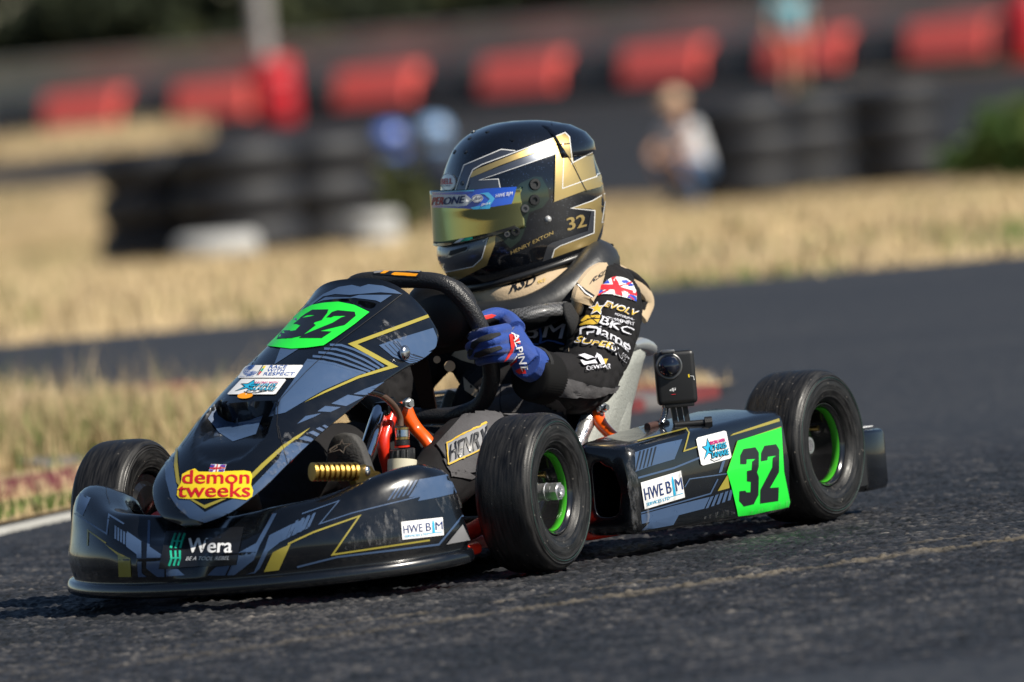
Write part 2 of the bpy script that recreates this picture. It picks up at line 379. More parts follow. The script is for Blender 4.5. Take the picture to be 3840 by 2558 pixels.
def asp(D, S):
    x = S; y = D; f1, v1 = worley(x / .0095, y / .0115, 3); f2, v2 = worley(x / .006 + 9.3, y / .006, 5)
    h = np.sqrt(np.clip(1 - (f1 / .78) ** 2, 0, 1)) * (.35 + .65 * v1); h2 = np.sqrt(np.clip(1 - (f2 / .8) ** 2, 0, 1)) * v2
    lo = vnoise(x / .05, y / .05, 8); lo2 = vnoise(x / .026 + 5, y / .026, 9); lo3 = vnoise(x / .35 + 2, y / .5, 12); z = .0050 * h * v1 ** 1.5 + .0009 * h2 + .0026 * (lo - .5) + .0028 * (lo2 - .5)
    fine = np.clip((1.25 - np.abs(S)) / .2, 0, 1) * np.clip((21.5 - D) / 2, 0, 1) * np.clip((D - 14.2) / .3, 0, 1)
    # worn construction joint running past the kart, with pale grit showing
    p1 = DS(at(2400, 2215, z=0)); p2 = DS(at(3840, 2010, z=0)); tx, ty = p2[1] - p1[1], p2[0] - p1[0]; ln = math.hypot(tx, ty)
    dist = np.abs((S - p1[1]) * ty - (D - p1[0]) * tx) / ln + .05 * (vnoise(x / .045, y / .045, 21) - .5)
    along = ((S - p1[1]) * tx + (D - p1[0]) * ty) / ln
    j = np.clip(1.25 - dist / .030, 0, 1) * np.clip(.55 + (along + .5) * .6, .1, 1); j = j * (.25 + .75 * (v1 > .4))
    d2 = np.abs((S - p1[1] + .9) * ty - (D - p1[0] + .55) * tx) / ln + .03 * (vnoise(x / .05, y / .05, 22) - .5)
    j2 = np.clip(1 - d2 / .018, 0, 1) * .35 * (v1 > .4)
    z = z + j * .003 * v1 - .0050; vc = np.mod(v1 * 7.31, 1); stone = np.clip(-.06 + .55 * vc * h ** .5 + .22 * v2 * h2 + .36 * (lo - .45) + .5 * (lo2 - .45) + .25 * (lo3 - .4) + .12 * (vc > .96), 0, 1)
    return z * fine - .004 * (1 - fine), {'fine': fine, 'stone': stone, 'joint': np.clip(j * .4 + j2 * .7, 0, 1) * fine}
Dr = np.concatenate([[-80, -40, -15, 0, 7, 11, 13, 14.0], np.arange(14.2, 15.8, .009), np.arange(15.8, 18.5, .0052), np.arange(18.5, 21.6, .011), np.arange(21.7, 32.0, .25)])
Sc = np.concatenate([[-120, -50, -20, -8, -4, -2.2, -1.5, -1.25], np.arange(-1.12, 1.1201, .0038), [1.25, 1.5, 2.2, 4, 8, 20, 50, 120]])
asphalt = sheet_grid('asphalt_track', Dr, Sc, asp, asphalt_mat('asphalt'))

def noise_mat(name, cols, scale, rough=.9, detail=8):
    m = mat(name, cols[0], rough); t = m.node_tree; b = t.nodes['Principled BSDF']; tc = t.nodes.new('ShaderNodeTexCoord')
    n = t.nodes.new('ShaderNodeTexNoise'); n.inputs['Scale'].default_value = scale; n.inputs['Detail'].default_value = detail; n.inputs['Roughness'].default_value = .65
    cr = t.nodes.new('ShaderNodeValToRGB'); e = cr.color_ramp.elements; e[0].position = .3; e[0].color = (*cols[0], 1); e[1].position = .72; e[1].color = (*cols[-1], 1)
    for i, c in enumerate(cols[1:-1]):
        q = e.new(.3 + .42 * (i + 1) / (len(cols) - 1)); q.color = (*c, 1)
    t.links.new(tc.outputs['Object'], n.inputs['Vector']); t.links.new(n.outputs['Fac'], cr.inputs[0]); t.links.new(cr.outputs[0], b.inputs['Base Color']); return m
dry_soil = noise_mat('dry_soil', [(.13, .10, .045), (.29, .21, .11), (.42, .32, .19)], .7)
kdry = [noise_mat('dry_blade', [(.34, .245, .12), (.57, .44, .25), (.67, .53, .34)], 1.1), noise_mat('green_blade', [(.06, .11, .02), (.13, .19, .045), (.2, .24, .07)], 3)]
def terrz(D, S):
    t = np.clip((D - 34) / 32, 0, 1); u = np.clip((D - 66) / 32, 0, 1); return -.5 * t * t * (3 - 2 * t) + .26 * u * u * (3 - 2 * u) - .03, {}
ground = sheet_grid('ground', np.concatenate([[-1500, -300, -80, 20], np.arange(30, 100, 1.0), [110, 150, 300, 800, 2000]]), np.array([-2000, -300, -60, -20, -8, -3, 0, 3, 8, 20, 60, 300, 2000.]), terrz, dry_soil)
def patch(name, pts, m, dz, res=24, kind='structure'):
    """ground polygon from its outline, following the terrain"""
    bm = bmesh.new(); bm.faces.new([bm.verts.new(p) for p in pts])
    bm.normal_update(); bmesh.ops.triangulate(bm, faces=bm.faces, ngon_method='EAR_CLIP')
    for k in range(30, 110, 1):
        bmesh.ops.bisect_plane(bm, geom=bm.verts[:] + bm.edges[:] + bm.faces[:], plane_co=wp(k, 0), plane_no=FH, dist=1e-4)
    for v in bm.verts: v.co.z = terr(DS(v.co)[0]) + dz
    for f in bm.faces:
        f.normal_update()
        if f.normal.z < 0: f.normal_flip()
    o = bobj(name, bm, m, None, 180, recalc=False); tag(o, kind=kind); return o
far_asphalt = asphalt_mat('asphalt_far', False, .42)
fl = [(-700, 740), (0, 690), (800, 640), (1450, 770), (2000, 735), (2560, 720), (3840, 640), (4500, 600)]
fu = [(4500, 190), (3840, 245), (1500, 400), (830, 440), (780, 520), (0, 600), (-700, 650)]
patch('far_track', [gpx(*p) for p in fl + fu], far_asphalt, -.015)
# grass island beside the kart
isl_f = [(-500, 2090), (0, 1985), (260, 1930), (900, 1800), (1700, 1640), (2300, 1545), (2760, 1450)]
isl_b = [(2500, 1445), (1500, 1490), (800, 1560), (0, 1560), (-500, 1560)]
island = patch('grass_island', [at(*p, z=0) for p in isl_f + isl_b], dry_soil, .012)
# pale concrete edging along the front of the island, two painted kerb runs
conc = noise_mat('pale_concrete', [(.34, .33, .3), (.5, .49, .46)], 18)
def strip(name, pxs, wd, hgt, m, label=None, cat=None):
    bm = bmesh.new(); P = [at(*p, z=0) for p in pxs]; rows = []
    for i, p in enumerate(P):
        d = (P[min(i + 1, len(P) - 1)] - P[max(i - 1, 0)]); d.z = 0; n = Vector((-d.y, d.x, 0)).normalized()
        if n.dot(CF) < 0: n = -n
        up = Vector((0, 0, 1)); rows.append([p - up * .01, p + up * hgt * .7, p + n * wd * .3 + up * hgt, p + n * wd * .7 + up * hgt, p + n * wd + up * hgt * .5, p + n * wd - up * .01])
    loft(bm, rows); o = bobj(name, bm, m, None, 50); return o
edge = strip('concrete_edging', [(-500, 2105), (0, 1998), (260, 1940), (700, 1845)], .05, .006, conc); tag(edge, kind='structure')
kr = noise_mat('kerb_red', [(.06, .012, .015), (.17, .024, .026), (.09, .022, .03)], 14); kw = noise_mat('kerb_white', [(.07, .065, .065), (.20, .19, .19)], 14); kb = noise_mat('kerb_grey', [(.12, .14, .2), (.3, .32, .36)], 9)
kerbroot = empty('kerb'); tag(kerbroot, 'faded red and white painted kerb between the grass and the track', 'kerb')
kpx = [((-300, 1950), (20, 1900), kr), ((20, 1900), (330, 1848), kr), ((170, 1778), (330, 1748), kw), ((330, 1848), (700, 1775), kr), ((2250, 1563), (2420, 1530), kr), ((2420, 1530), (2560, 1510), kw), ((2560, 1510), (2700, 1480), kr), ((2330, 1490), (2520, 1462), kr), ((2520, 1462), (2690, 1440), kw), ((600, 1495), (770, 1470), kr)]
for i, (a, b, m) in enumerate(kpx):
    o = strip('kerb_stone', [a, ((a[0] + b[0]) / 2, (a[1] + b[1]) / 2), b], .36 if i not in (2, 9) else .2, .03, m); o.parent = kerbroot
# grass blades ------------------------------------------------------
def inside(pts, poly):
    x = pts[:, 0]; y = pts[:, 1]; r = np.zeros(len(x), bool); n = len(poly)
    for i in range(n):
        x1, y1 = poly[i]; x2, y2 = poly[(i + 1) % n]
        c = ((y1 > y) != (y2 > y)) & (x < (x2 - x1) * (y - y1) / (y2 - y1 + 1e-12) + x1); r ^= c
    return r
def blades(name, poly, n, h0, h1, wd, mats, green=.15, zoff=0, lean=.35, clump=.5, kind='stuff', gy=None):
    """dense upright blades over a ground polygon (list of world points)"""
    P = np.array([DS(p) for p in poly]); lo = P.min(0); hi = P.max(0); pts = lo + (hi - lo) * RNG.random((n * 3, 2)); pts = pts[inside(pts, P)][:n]; n = len(pts)
    D = pts[:, 0]; S = pts[:, 1]; dens = vnoise(D / clump + 50, S / clump + 50, 31) * .6 + .4 * vnoise(D / clump * 3 + 50, S / clump * 3 + 50, 33)
    k = RNG.random(n) < np.clip(dens * 2.1 - .25, .12, 1); D, S, dens = D[k], S[k], dens[k]; n = len(D)
    t = np.clip((D - 34) / 32, 0, 1); u = np.clip((D - 66) / 32, 0, 1); z = -.5 * t * t * (3 - 2 * t) + .26 * u * u * (3 - 2 * u) + zoff
    h = (h0 + (h1 - h0) * RNG.random(n) ** 1.6) * (.55 + .75 * dens); a = RNG.random(n) * 6.283; ln = h * lean * (.3 + RNG.random(n))
    base = np.stack([CP.x + FH.x * D + RH.x * S, CP.y + FH.y * D + RH.y * S, z], -1); b2 = RNG.random(n) * 6.283
    wv = np.stack([np.cos(b2), np.sin(b2), 0 * b2], -1) * wd * (.6 + .8 * RNG.random(n))[:, None]; lv = np.stack([np.cos(a), np.sin(a), 0 * a], -1) * ln[:, None]; up = np.zeros((n, 3)); up[:, 2] = h
    co = np.stack([base - wv, base + wv, base + wv * .7 + lv * .35 + up * .55, base - wv * .7 + lv * .35 + up * .55, base + lv + up], 1).reshape(-1, 3)
    i = np.arange(n)[:, None] * 5; f = [list(q) for q in (i + np.array([0, 1, 2, 3]))] + [list(q) for q in (i + np.array([3, 2, 4]))]
    me = bpy.data.meshes.new(name); me.from_pydata(co.tolist(), [], f); g = (vnoise(D / .9 + 7, S / .9 + 3, 41) + .25 * RNG.random(n) < green * 1.4 + (0 if gy is None else gy(D, S))).astype(int)
    me.materials.append(mats[0]); me.materials.append(mats[1]); me.polygons.foreach_set('material_index', np.concatenate([g, g]).astype(np.int32))
    o = link(name, me, None, None, 0); tag(o, kind=kind); return o
ip = [at(*p, z=0) for p in [(-300, 1880), (0, 1800), (340, 1745), (900, 1700), (1500, 1640), (2300, 1520)] + [(2300, 1490), (1500, 1530), (800, 1605), (0, 1600), (-300, 1600)]]
tag(blades('dry_grass', ip, 34000, .035, .125, .0020, kdry, .13, .01, clump=.3), 'tall dry straw grass on the island beside the front wheel', 'grass')
tag(blades('sparse_grass', [at(*p, z=0) for p in isl_f[1:] + isl_b[:-1]], 9000, .015, .05, .002, kdry, .2, .012, clump=.25), 'short sparse dry grass at the edge of the island', 'grass')
tag(blades('seed_stalks', ip, 1500, .12, .21, .0014, kdry, .2, .01, lean=.5, clump=.25), 'thin taller seed stalks rising above the dry island grass', 'grass')
ip2 = [at(*p, z=0) for p in [(-400, 2050), (0, 1975), (270, 1920), (700, 1830), (700, 1800), (260, 1885), (0, 1930), (-400, 2000)]]
tag(blades('green_grass', ip2, 5000, .012, .03, .0025, kdry, .75, .01, clump=.2), 'short green grass along the pale edging', 'grass')
vf = [(x_, 1275 - x_ * .0815 + float(RNG.normal()) * 9) for x_ in range(-300, 4300, 90)]; vb = [(4200, 640), (3840, 680), (2600, 730), (1400, 790), (800, 680), (0, 720), (-300, 740)]
vg = [gpx(*p) for p in vf + vb]
tag(blades('verge_grass', vg, 80000, .02, .085, .0055, kdry, .22, -.03, clump=1.2, gy=lambda D, S: .5 * (D < 33.2) * (vnoise(S * 1.6 + 9, D * .6, 77) > .48)), 'dry yellow grass verge beyond the track', 'grass')
vg2 = [gpx(*p) for p in [(-300, 630), (0, 595), (770, 515), (800, 440), (0, 455), (-300, 480)]]
tag(blades('far_grass', vg2, 9000, .08, .2, .012, kdry, .05, -.03, clump=1.5), 'strip of pale dry grass below the red and black barrier', 'grass')
# ================================================================== THE KART (x forward, y to the driver's left, z up; rear axle above the origin)
kart = empty('go_kart'); tag(kart, 'black racing go kart with gold and slate graphics and green number 32 plates', 'go kart')
LB = .9262; TR = .1275
# ---- front bumper
def bumper_rows(n=10):
    half = [(1.385, 0), (1.380, .07), (1.357, .15), (1.315, .230), (1.250, .300), (1.172, .343), (1.090, .358)]
    zc = [.138, .142, .152, .163, .186, .196, .182]
    full = [(x, -y, c) for (x, y), c in zip(half[::-1], zc[::-1])][:-1] + [(x, y, c) for (x, y), c in zip(half, zc)]
    pl = crs(full, n); rows = []
    for i, p in enumerate(pl):
        a = pl[max(i - 1, 0)]; b = pl[min(i + 1, len(pl) - 1)]; t = Vector((b[0] - a[0], b[1] - a[1], 0)).normalized(); nrm = Vector((t.y, -t.x, 0))
        if nrm.dot(Vector((1, p[1] * 2, 0))) < 0: nrm = -nrm
        c = p[2]; e = abs(i - (len(pl) - 1) / 2) / ((len(pl) - 1) / 2); endk = max(0, (e - .94) / .06)
        dent = -.014 * math.exp(-(p[1] / .032) ** 4) - .004 * math.exp(-(p[1] / .05) ** 4)
        prof = [(-.06, .028), (-.014, .021), (.001, .0215), (.006, .027), (.006, .036), (.002, .043), (-.005, .045), (-.004, .052), (.001 + dent, .085), (-.004 + dent, .11), (-.014 + dent, c - .028), (-.026 + dent * .7, c - .008), (-.042, c), (-.062, c - .003), (-.085, c - .012), (-.10, c - .022), (-.104, c - .045)]
        prof = crs(prof, 2); r = []
        for o_, z in prof:
            zz = z
            if z > .06: zz = .06 + (z - .06) * (1 - .55 * endk ** 2)
            rec = .062 * math.exp(-(p[1] / .125) ** 4) * max(0, min(1, (z - .085) / .05)); o_ = o_ - rec
            q = Vector((p[0], p[1], 0)) + nrm * (o_ - .010 * endk ** 2); q.z = zz + .012 * (1 - (p[0] - 1.085) / .3) * (z < .06) ; r.append(q)
        rows.append(r)
    return rows
bm = bmesh.new(); rw = bumper_rows(); V = loft(bm, rw)
for r in (V[0], V[-1]):
    try: bm.faces.new(r)
    except ValueError: pass
bumper = bobj('front_bumper', bm, body_black, kart, 50)
# ---- front panel (nassau)
cen = [(1.364, .132), (1.360, .152), (1.340, .185), (1.300, .222), (1.225, .278), (1.15, .322), (1.07, .362), (.99, .398), (.92, .428), (.86, .458), (.822, .478), (.808, .487)]
edg = [(.012, 1.364, .1315), (.070, 1.348, .150), (.110, 1.310, .183), (.127, 1.262, .214), (.137, 1.165, .256), (.146, 1.075, .289), (.148, .985, .318), (.149, .905, .338), (.149, .845, .349), (.148, .795, .366), (.142, .772, .388), (.126, .773, .418)]
def nassau():
    C = crs(cen, 10); Ed = crs(edg, 10); rows = []; K = 60
    for i, (c, e) in enumerate(zip(C, Ed)):
        r = []
        for k in range(-K, K + 1):
            t = k / K; a = abs(t); s = math.sin(a * math.pi / 2)
            f = .20 * a ** 2 + .80 * a ** 3.4
            yy = e[0] * (.9 * a + .1 * s) * (1 if t > 0 else -1) * .94 + .008 * (1 - math.exp(-i / 14))
            r.append(Vector((c[0] + (e[1] - c[0]) * (.3 * a ** 1.5 + .7 * a ** 2.6), yy, c[1] + (e[2] - c[1]) * f)))
        rows.append(r)
    # round the top lip over
    top = rows[-1]; rows.append([p + Vector((-.006, 0, -.004)) for p in top]); rows.append([p + Vector((-.010, 0, -.02)) for p in top])
    return rows
nrows = nassau(); bm = bmesh.new(); loft(bm, nrows)
def in_poly(p, poly):
    x, y = p; r = False; n = len(poly)
    for i in range(n):
        x1, y1 = poly[i]; x2, y2 = poly[(i + 1) % n]
        if (y1 > y) != (y2 > y) and x < (x2 - x1) * (y - y1) / (y2 - y1) + x1: r = not r
    return r
def edge_dist(p, poly):
    b = 1e9; P = Vector(p)
    for i in range(len(poly)):
        a = Vector(poly[i]); c = Vector(poly[(i + 1) % len(poly)]); d = c - a; t = max(0, min(1, (P - a).dot(d) / max(d.length_squared, 1e-9))); b = min(b, (P - a - d * t).length)
    return b
scoop = cA((1110, 1150), (1165, 1098), (1205, 1092), (1235, 1108), (1400, 1112), (1540, 1088), (1588, 1095), (1590, 1150), (1530, 1330), (1450, 1420), (1350, 1500), (1200, 1550), (1080, 1540), (1010, 1490), (990, 1410), (1010, 1300), (1060, 1210))
bm.normal_update()
slot = cG((690, 415), (760, 392), (860, 380), (960, 388), (1080, 405), (1140, 430), (1130, 452), (1080, 456), (1000, 425), (900, 405), (800, 402), (720, 420))
for v in bm.verts:
    q = topx(v.co)
    if in_poly(q, scoop):
        d = edge_dist(q, scoop); top = (Vector(q) - Vector(cA((1400, 1095)))).length
        k = max(0, 1 - (q[1] - 1508) / 160); dep = .006 + .042 * k ** 1.2
        v.co += Vector((-.75, 0, -.65)) * dep * min(1, d / 12) ** .7
    elif in_poly(q, slot): v.co += Vector((-.6, 0, -.8)) * .012 * min(1, edge_dist(q, slot) / 5)
panel = bobj('front_panel', bm, body_black, kart, 38)
md = panel.modifiers.new('thickness', 'SOLIDIFY'); md.thickness = .004; md.offset = -1
# ---- side pods
def pod(sg):
    secs = []   # x, y inner, y outer, z low, z top inner, z top outer
    for x, yi, yo, zl, zi, zo in [(.142, .300, .418, .046, .200, .186), (.151, .288, .431, .030, .208, .194), (.21, .286, .434, .029, .208, .194), (.40, .296, .432, .031, .202, .188), (.60, .312, .428, .034, .193, .180), (.645, .317, .4255, .035, .190, .178), (.658, .319, .4235, .037, .188, .176), (.666, .323, .4195, .041, .184, .172), (.669, .328, .414, .047, .178, .166)]:
        c = .017 if x not in (.142,) else .010
        base = [(yi, zl), (yo - .004, zl), (yo + .002, (zl + zo) / 2), (yo - .006, zo), (yi, zi)]
        pts = []
        for i in range(5):
            p0 = Vector(base[i - 1]); p1 = Vector(base[i]); p2 = Vector(base[(i + 1) % 5])
            if i == 2: pts.append(p1); continue
            a = (p0 - p1).normalized() * c; b = (p2 - p1).normalized() * c
            for t in (0, .33, .67, 1): pts.append(p1 + a * (1 - t) ** 2 + b * t ** 2)
        secs.append([Vector((x, sg * p.x, p.y)) for p in pts])
    bm = bmesh.new(); rows = secs[:]
    c0 = sum((p for p in secs[-1]), Vector()) / len(secs[-1])
    rows.append([c0 + (p - c0) * .95 + Vector((.0015, 0, 0)) for p in secs[-1]])
    inn = []
    for p in secs[-1]:
        d = p - c0; d.y = math.copysign(max(0, abs(d.y) - .019), d.y) * 1.0; d.z = math.copysign(max(0, abs(d.z) - .019), d.z); inn.append(c0 + d)
    rows.append([p + Vector((.001, 0, 0)) for p in inn]); rows.append([p + Vector((-.006, 0, 0)) for p in inn]); rows.append([c0 + (p - c0) * .92 + Vector((-.2, 0, 0)) for p in inn])
    V = loft(bm, rows, True)
    bm.faces.new(V[0]); bm.faces.new(V[-1])
    o = bobj('side_pod', bm, body_black, kart, 35)
    b = o.modifiers.new('soft', 'BEVEL'); b.width = .002; b.segments = 2; b.limit_method = 'ANGLE'; b.angle_limit = math.radians(40); return o
podL = pod(1); podR = pod(-1)
# ---- rear bumper
bm = bmesh.new()
def rb_sec(y, s=1.0):
    c = Vector((-.225, y, .085)); pts = []
    for a, b in [(-1, -1), (1, -1), (1, 1), (-1, 1)]:
        for k in range(4):
            t = math.atan2(b, a) + (k - 1.5) * .3; hx, hz = .042 * s, .052 * s; r = .012
            pts.append(c + Vector((a * (hx - r) + r * math.cos(t), 0, b * (hz - r) + r * math.sin(t))))
    return pts
loft(bm, [rb_sec(-.415, .9), rb_sec(-.405), rb_sec(0), rb_sec(.388), rb_sec(.396, .97), rb_sec(.399, .9)], True, False, True)
rearb = bobj('rear_bumper', bm, body_black, kart, 40)
# the bumper's end plate with its cut-out faces forward beside the tyre
bm = bmesh.new()
outl = [(-.183, y, z) for y, z in [(.30, .036), (.392, .036), (.401, .045), (.401, .128), (.392, .138), (.30, .138)]]; prism(bm, outl, (.03, 0, 0))
plate = bobj('bumper_end', bm, black_plastic, kart, 30)
bm = bmesh.new(); tube(bm, [(-.1545, .372, .085), (-.1525, .372, .085)], .018, 20); bobj('bumper_hole', bm, seam_line, plate, 30)
bm = bmesh.new(); tube(bm, [(-.1528, y, z) for y, z in [(.31, .05), (.385, .05), (.389, .055), (.389, .118), (.385, .124), (.31, .124)]], .005, 8); bobj('bumper_rim', bm, body_black, plate, 60)
bm = bmesh.new(); rbox(bm, (-.225, .30, .1405), (.07, .16, .0012), 0); bobj('bumper_sticker', bm, vinyl_white, rearb, 30)
# ---- wheels
def wheel(name, x, y, R, w, fl, sg, steer, front):
    root = empty(name, kart, (x, 0, 0)); root.location = (x, y, R); root.rotation_euler = (0, 0, steer + (0 if sg > 0 else math.pi))
    k = R / .1275
    half = [(.0, .1275), (w * .22, .1273), (w * .34, .1262), (w * .415, .1238), (w * .455, .1195), (w * .478, .1135), (w * .492, .106), (w * .497, .098), (w * .488, .0895), (w * .46, .0815), (w * .41, .0745), (w * .37, .0715)]
    pr = [(-a, b) for a, b in half[::-1]][:-1] + half; pr = crs(pr, 8); out = []
    for a, b in pr:
        a, b = float(a), float(b)
        for rr, hh in ((.1165, .0016), (.1125, .0014), (.1085, .0010), (.080, .0012), (.0905, .0005)): a += math.copysign(hh * math.exp(-((b - rr) / .0011) ** 2), a) if abs(a) > w * .3 else 0
        out.append((a, b * k if b > .072 else b))
    bm = bmesh.new(); lathe(bm, out, 96); bobj('tyre', bm, tyre_rubber, root, 180)
    bm = bmesh.new(); rl = .1115 * k; hl = np.interp(.1115, [b for a, b in half[::-1]], [a for a, b in half[::-1]])
    lathe(bm, [(hl + .0012, rl - .0005), (hl + .0019, rl), (hl + .0012, rl + .0005)], 96); bobj('tyre_line', bm, mat('tyre_green_line', (.006, .035, .03), .6), root, 180)
    f = fl
    prof = [(f - .002, .0685), (f + .001, .0705), (f + .003, .0698), (f + .003, .0682), (f, .0668), (f - .001, .0648), (f - .004, .0632), (f - .012, .0615), (f - .03, .0605), (f - .048, .0595), (f - .056, .055), (f - .058, .045), (f - .055, .03), (f - .052, .022), (f - .052, .004)]
    if front: prof = [(a if i < 9 else a + .010, b) for i, (a, b) in enumerate(prof)]
    prof += [(f - .060, .004), (f - .07, .05), (-f + .004, .058), (-f, .07)]
    bm = bmesh.new(); lathe(bm, prof, 72); bobj('rim', bm, mat('rim_black', (.008, .008, .009), .18, coat=.6), root, 40)
    bm = bmesh.new(); lathe(bm, [(f - .0045, .0625), (f - .006, .0620), (f - .017, .0608), (f - .017, .0614)], 72); bobj('rim_band', bm, mat('rim_green', (.05, .40, .02), .4), root, 180)
    if front:
        bm = bmesh.new(); lathe(bm, [(f - .045, .0), (f - .045, .0185), (f - .030, .0185), (f - .030, .0138), (f - .012, .0138), (f - .0115, .0146), (f - .009, .0146), (f - .0085, .0138), (f + .001, .0138), (f + .0015, 0)], 32); bobj('hub', bm, zinc, root, 40)
        bm = bmesh.new(); pts = [(.0155 * math.cos(a), f + .001, .0155 * math.sin(a)) for a in [math.pi / 3 * i for i in range(6)]]; prism(bm, pts, (0, .011, 0)); nb = bobj('hub_nut', bm, zinc, root, 30)
        bm = bmesh.new(); lathe(bm, [(f + .012, .0108), (f + .0165, .010), (f + .0165, .0068), (f + .013, .006), (f + .013, 0)], 24); bobj('stub_axle', bm, zinc, root, 30)
    else:
        bm = bmesh.new(); lathe(bm, [(f - .052, .0145), (f - .028, .0145), (f - .026, .0135), (f - .026, .0095), (f - .05, .009), (f - .05, 0)], 32); bobj('axle_end', bm, zinc, root, 40)
        bm = bmesh.new(); cyl(bm, (.022, f - .050, -.012), (.022, f - .043, -.012), .0045, 8); bobj('hub_bolt', bm, steel, root, 40)
    bm = bmesh.new(); cyl(bm, (-.040, f - .056, .026), (-.041, f - .036, .026), .0042, 10); cyl(bm, (-.0408, f - .037, .026), (-.041, f - .030, .026), .005, 10); bobj('valve', bm, brass, root, 40)
    return root
YR, YF = .4215, .4135
wFL = wheel('front_wheel', LB, YF - .034, TR, .098, .034, 1, math.radians(4), True)
wRL = wheel('rear_wheel', 0, YR - .040, TR, .116, .040, 1, 0, False)
wFR = wheel('front_wheel', LB, -(YF - .034), TR, .098, .034, -1, math.radians(4), True)
wRR = wheel('rear_wheel', 0, -(YR - .040), TR, .116, .040, -1, 0, False)
# ---- chassis
bm = bmesh.new()
for s in (1, -1):
    tube(bm, [(1.12, .20 * s, .06), (.98, .24 * s, .055), (.62, .235 * s, .052), (.2, .27 * s, .05), (-.16, .22 * s, .06)], .0145, 12, sub=5)
    tube(bm, [(.93, .22 * s, .058), (.93, .29 * s, .085), (.926, .335 * s, .125)], .014, 10, sub=3)
tube(bm, [(1.12, -.2, .06), (1.15, 0, .06), (1.12, .2, .06)], .0145, 12, sub=4); tube(bm, [(.60, -.24, .052), (.60, .24, .052)], .0145, 12); tube(bm, [(-.15, -.22, .06), (-.15, .22, .06)], .0145, 12)
tube(bm, [(.655, .235, .05), (.655, .31, .040), (.61, .335, .040), (.3, .335, .042), (.27, .26, .05)], .010, 10, sub=3); tube(bm, [(1.10, .24, .05), (1.14, .30, .045), (1.02, .32, .05)], .010, 10, sub=3)
bobj('chassis', bm, red_paint, kart, 60)
bm = bmesh.new(); prism(bm, [(1.16, -.17, .038), (1.16, .17, .038), (1.0, .225, .038), (.45, .225, .038), (.45, -.225, .038), (1.0, -.225, .038)], (0, 0, .004)); bobj('floor_tray', bm, mat('tray_grey', (.05, .05, .052), .5, metal=.6), kart, 30)
bm = bmesh.new(); cyl(bm, (0, -.37, TR), (0, .37, TR), .0125, 16); bobj('rear_axle', bm, steel, kart, 60)
# track-rod end and red caliper hints by the front wheel
bm = bmesh.new(); rbox(bm, (.94, .318, .142), (.035, .03, .012), .002); cyl(bm, (.93, .312, .10), (.93, .312, .155), .009, 10); bobj('stub_holder', bm, red_paint, kart, 40)
# ---- steering column, supports
bm = bmesh.new(); cyl(bm, at(*cC((690, 410)), y=.09), at(*cC((800, 75)), y=.06), .0125, 18); bobj('steering_column', bm, chrome, kart, 60)
bm = bmesh.new(); a = at(*cC((835, 60)), y=.065); rbox(bm, a, (.03, .03, .022), .004); cyl(bm, a + Vector((.0, .018, 0)), a + Vector((0, .03, 0)), .008, 6); cyl(bm, a + Vector((.02, .018, .012)), a + Vector((.02, .03, .012)), .007, 6); bobj('column_clamp', bm, mat('gunmetal', (.06, .065, .07), .3, metal=.9), kart, 40)
bm = bmesh.new(); tube(bm, [at(*cC(p), y=.075) for p in [(880, 100), (850, 200), (825, 300), (838, 400), (862, 490), (868, 560)]], .011, 12, sub=3); bobj('column_support', bm, red_paint, kart, 60)
bm = bmesh.new(); pth = [at(*cC(p), y=yy) for p, yy in [((958, 10), .085), ((978, 60), .088), ((1010, 135), .092), ((1060, 205), .10), ((1120, 270), .115), ((1165, 330), .125), ((1200, 380), .13)]]
tube(bm, pth, [.0135, .0145, .014, .0125, .0125, .0125, .0125], 14, sub=4, ell=.8); br = bobj('support_bar', bm, orange_paint, kart, 60)
bm = bmesh.new(); a = at(*cC((988, 25)), y=.10); cyl(bm, a, a + Vector((.004, .008, 0)), .0095, 6); cyl(bm, a + Vector((.004, .006, 0)), a + Vector((.006, .013, 0)), .006, 6); bobj('support_bolt', bm, steel, br, 30)
bm = bmesh.new(); tube(bm, [at(*cC(p), y=.10) for p in [(700, -60), (790, -40), (850, -5), (905, 50), (940, 120), (945, 185)]], .0055, 10, sub=3); bobj('fuel_hose', bm, rubber_hose, kart, 60)
# ---- brake fluid / fuel filler bottle
def on(px, y): return at(*cC(px), y=y)
bm = bmesh.new(); a = on((955, 600), .105); b = on((957, 425), .105); cyl(bm, a, b, .024, 24); tank = bobj('fuel_tank', bm, milky, kart, 40)
bm = bmesh.new(); a = on((957, 425), .105); b = on((958, 345), .105); ax = (b - a)
rows = []
for t, k in [(0, .97), (.05, 1.0), (.6, 1.0), (.92, .98), (1, .9)]: rows.append([a + ax * t + Vector((math.cos(q), math.sin(q), 0)) * .0205 * k * (1 + .045 * (1 if i % 4 < 2 else -1)) for i, q in enumerate([2 * math.pi * i / 56 for i in range(56)])])
loft(bm, rows, True, False, True); cap = bobj('filler_cap', bm, black_plastic, tank, 30)
for nm, y0, y1, r, m in [('cap_ring', 335, 322, .0125, red_paint), ('filler_neck', 322, 285, .0125, black_plastic), ('neck_ring', 280, 262, .0118, brass), ('neck_collar', 262, 215, .0118, steel), ('neck_ring', 210, 195, .0112, brass)]:
    bm = bmesh.new(); cyl(bm, on((957, y0), .105), on((956, y1), .105), r, 20); bobj(nm, bm, m, tank, 40)
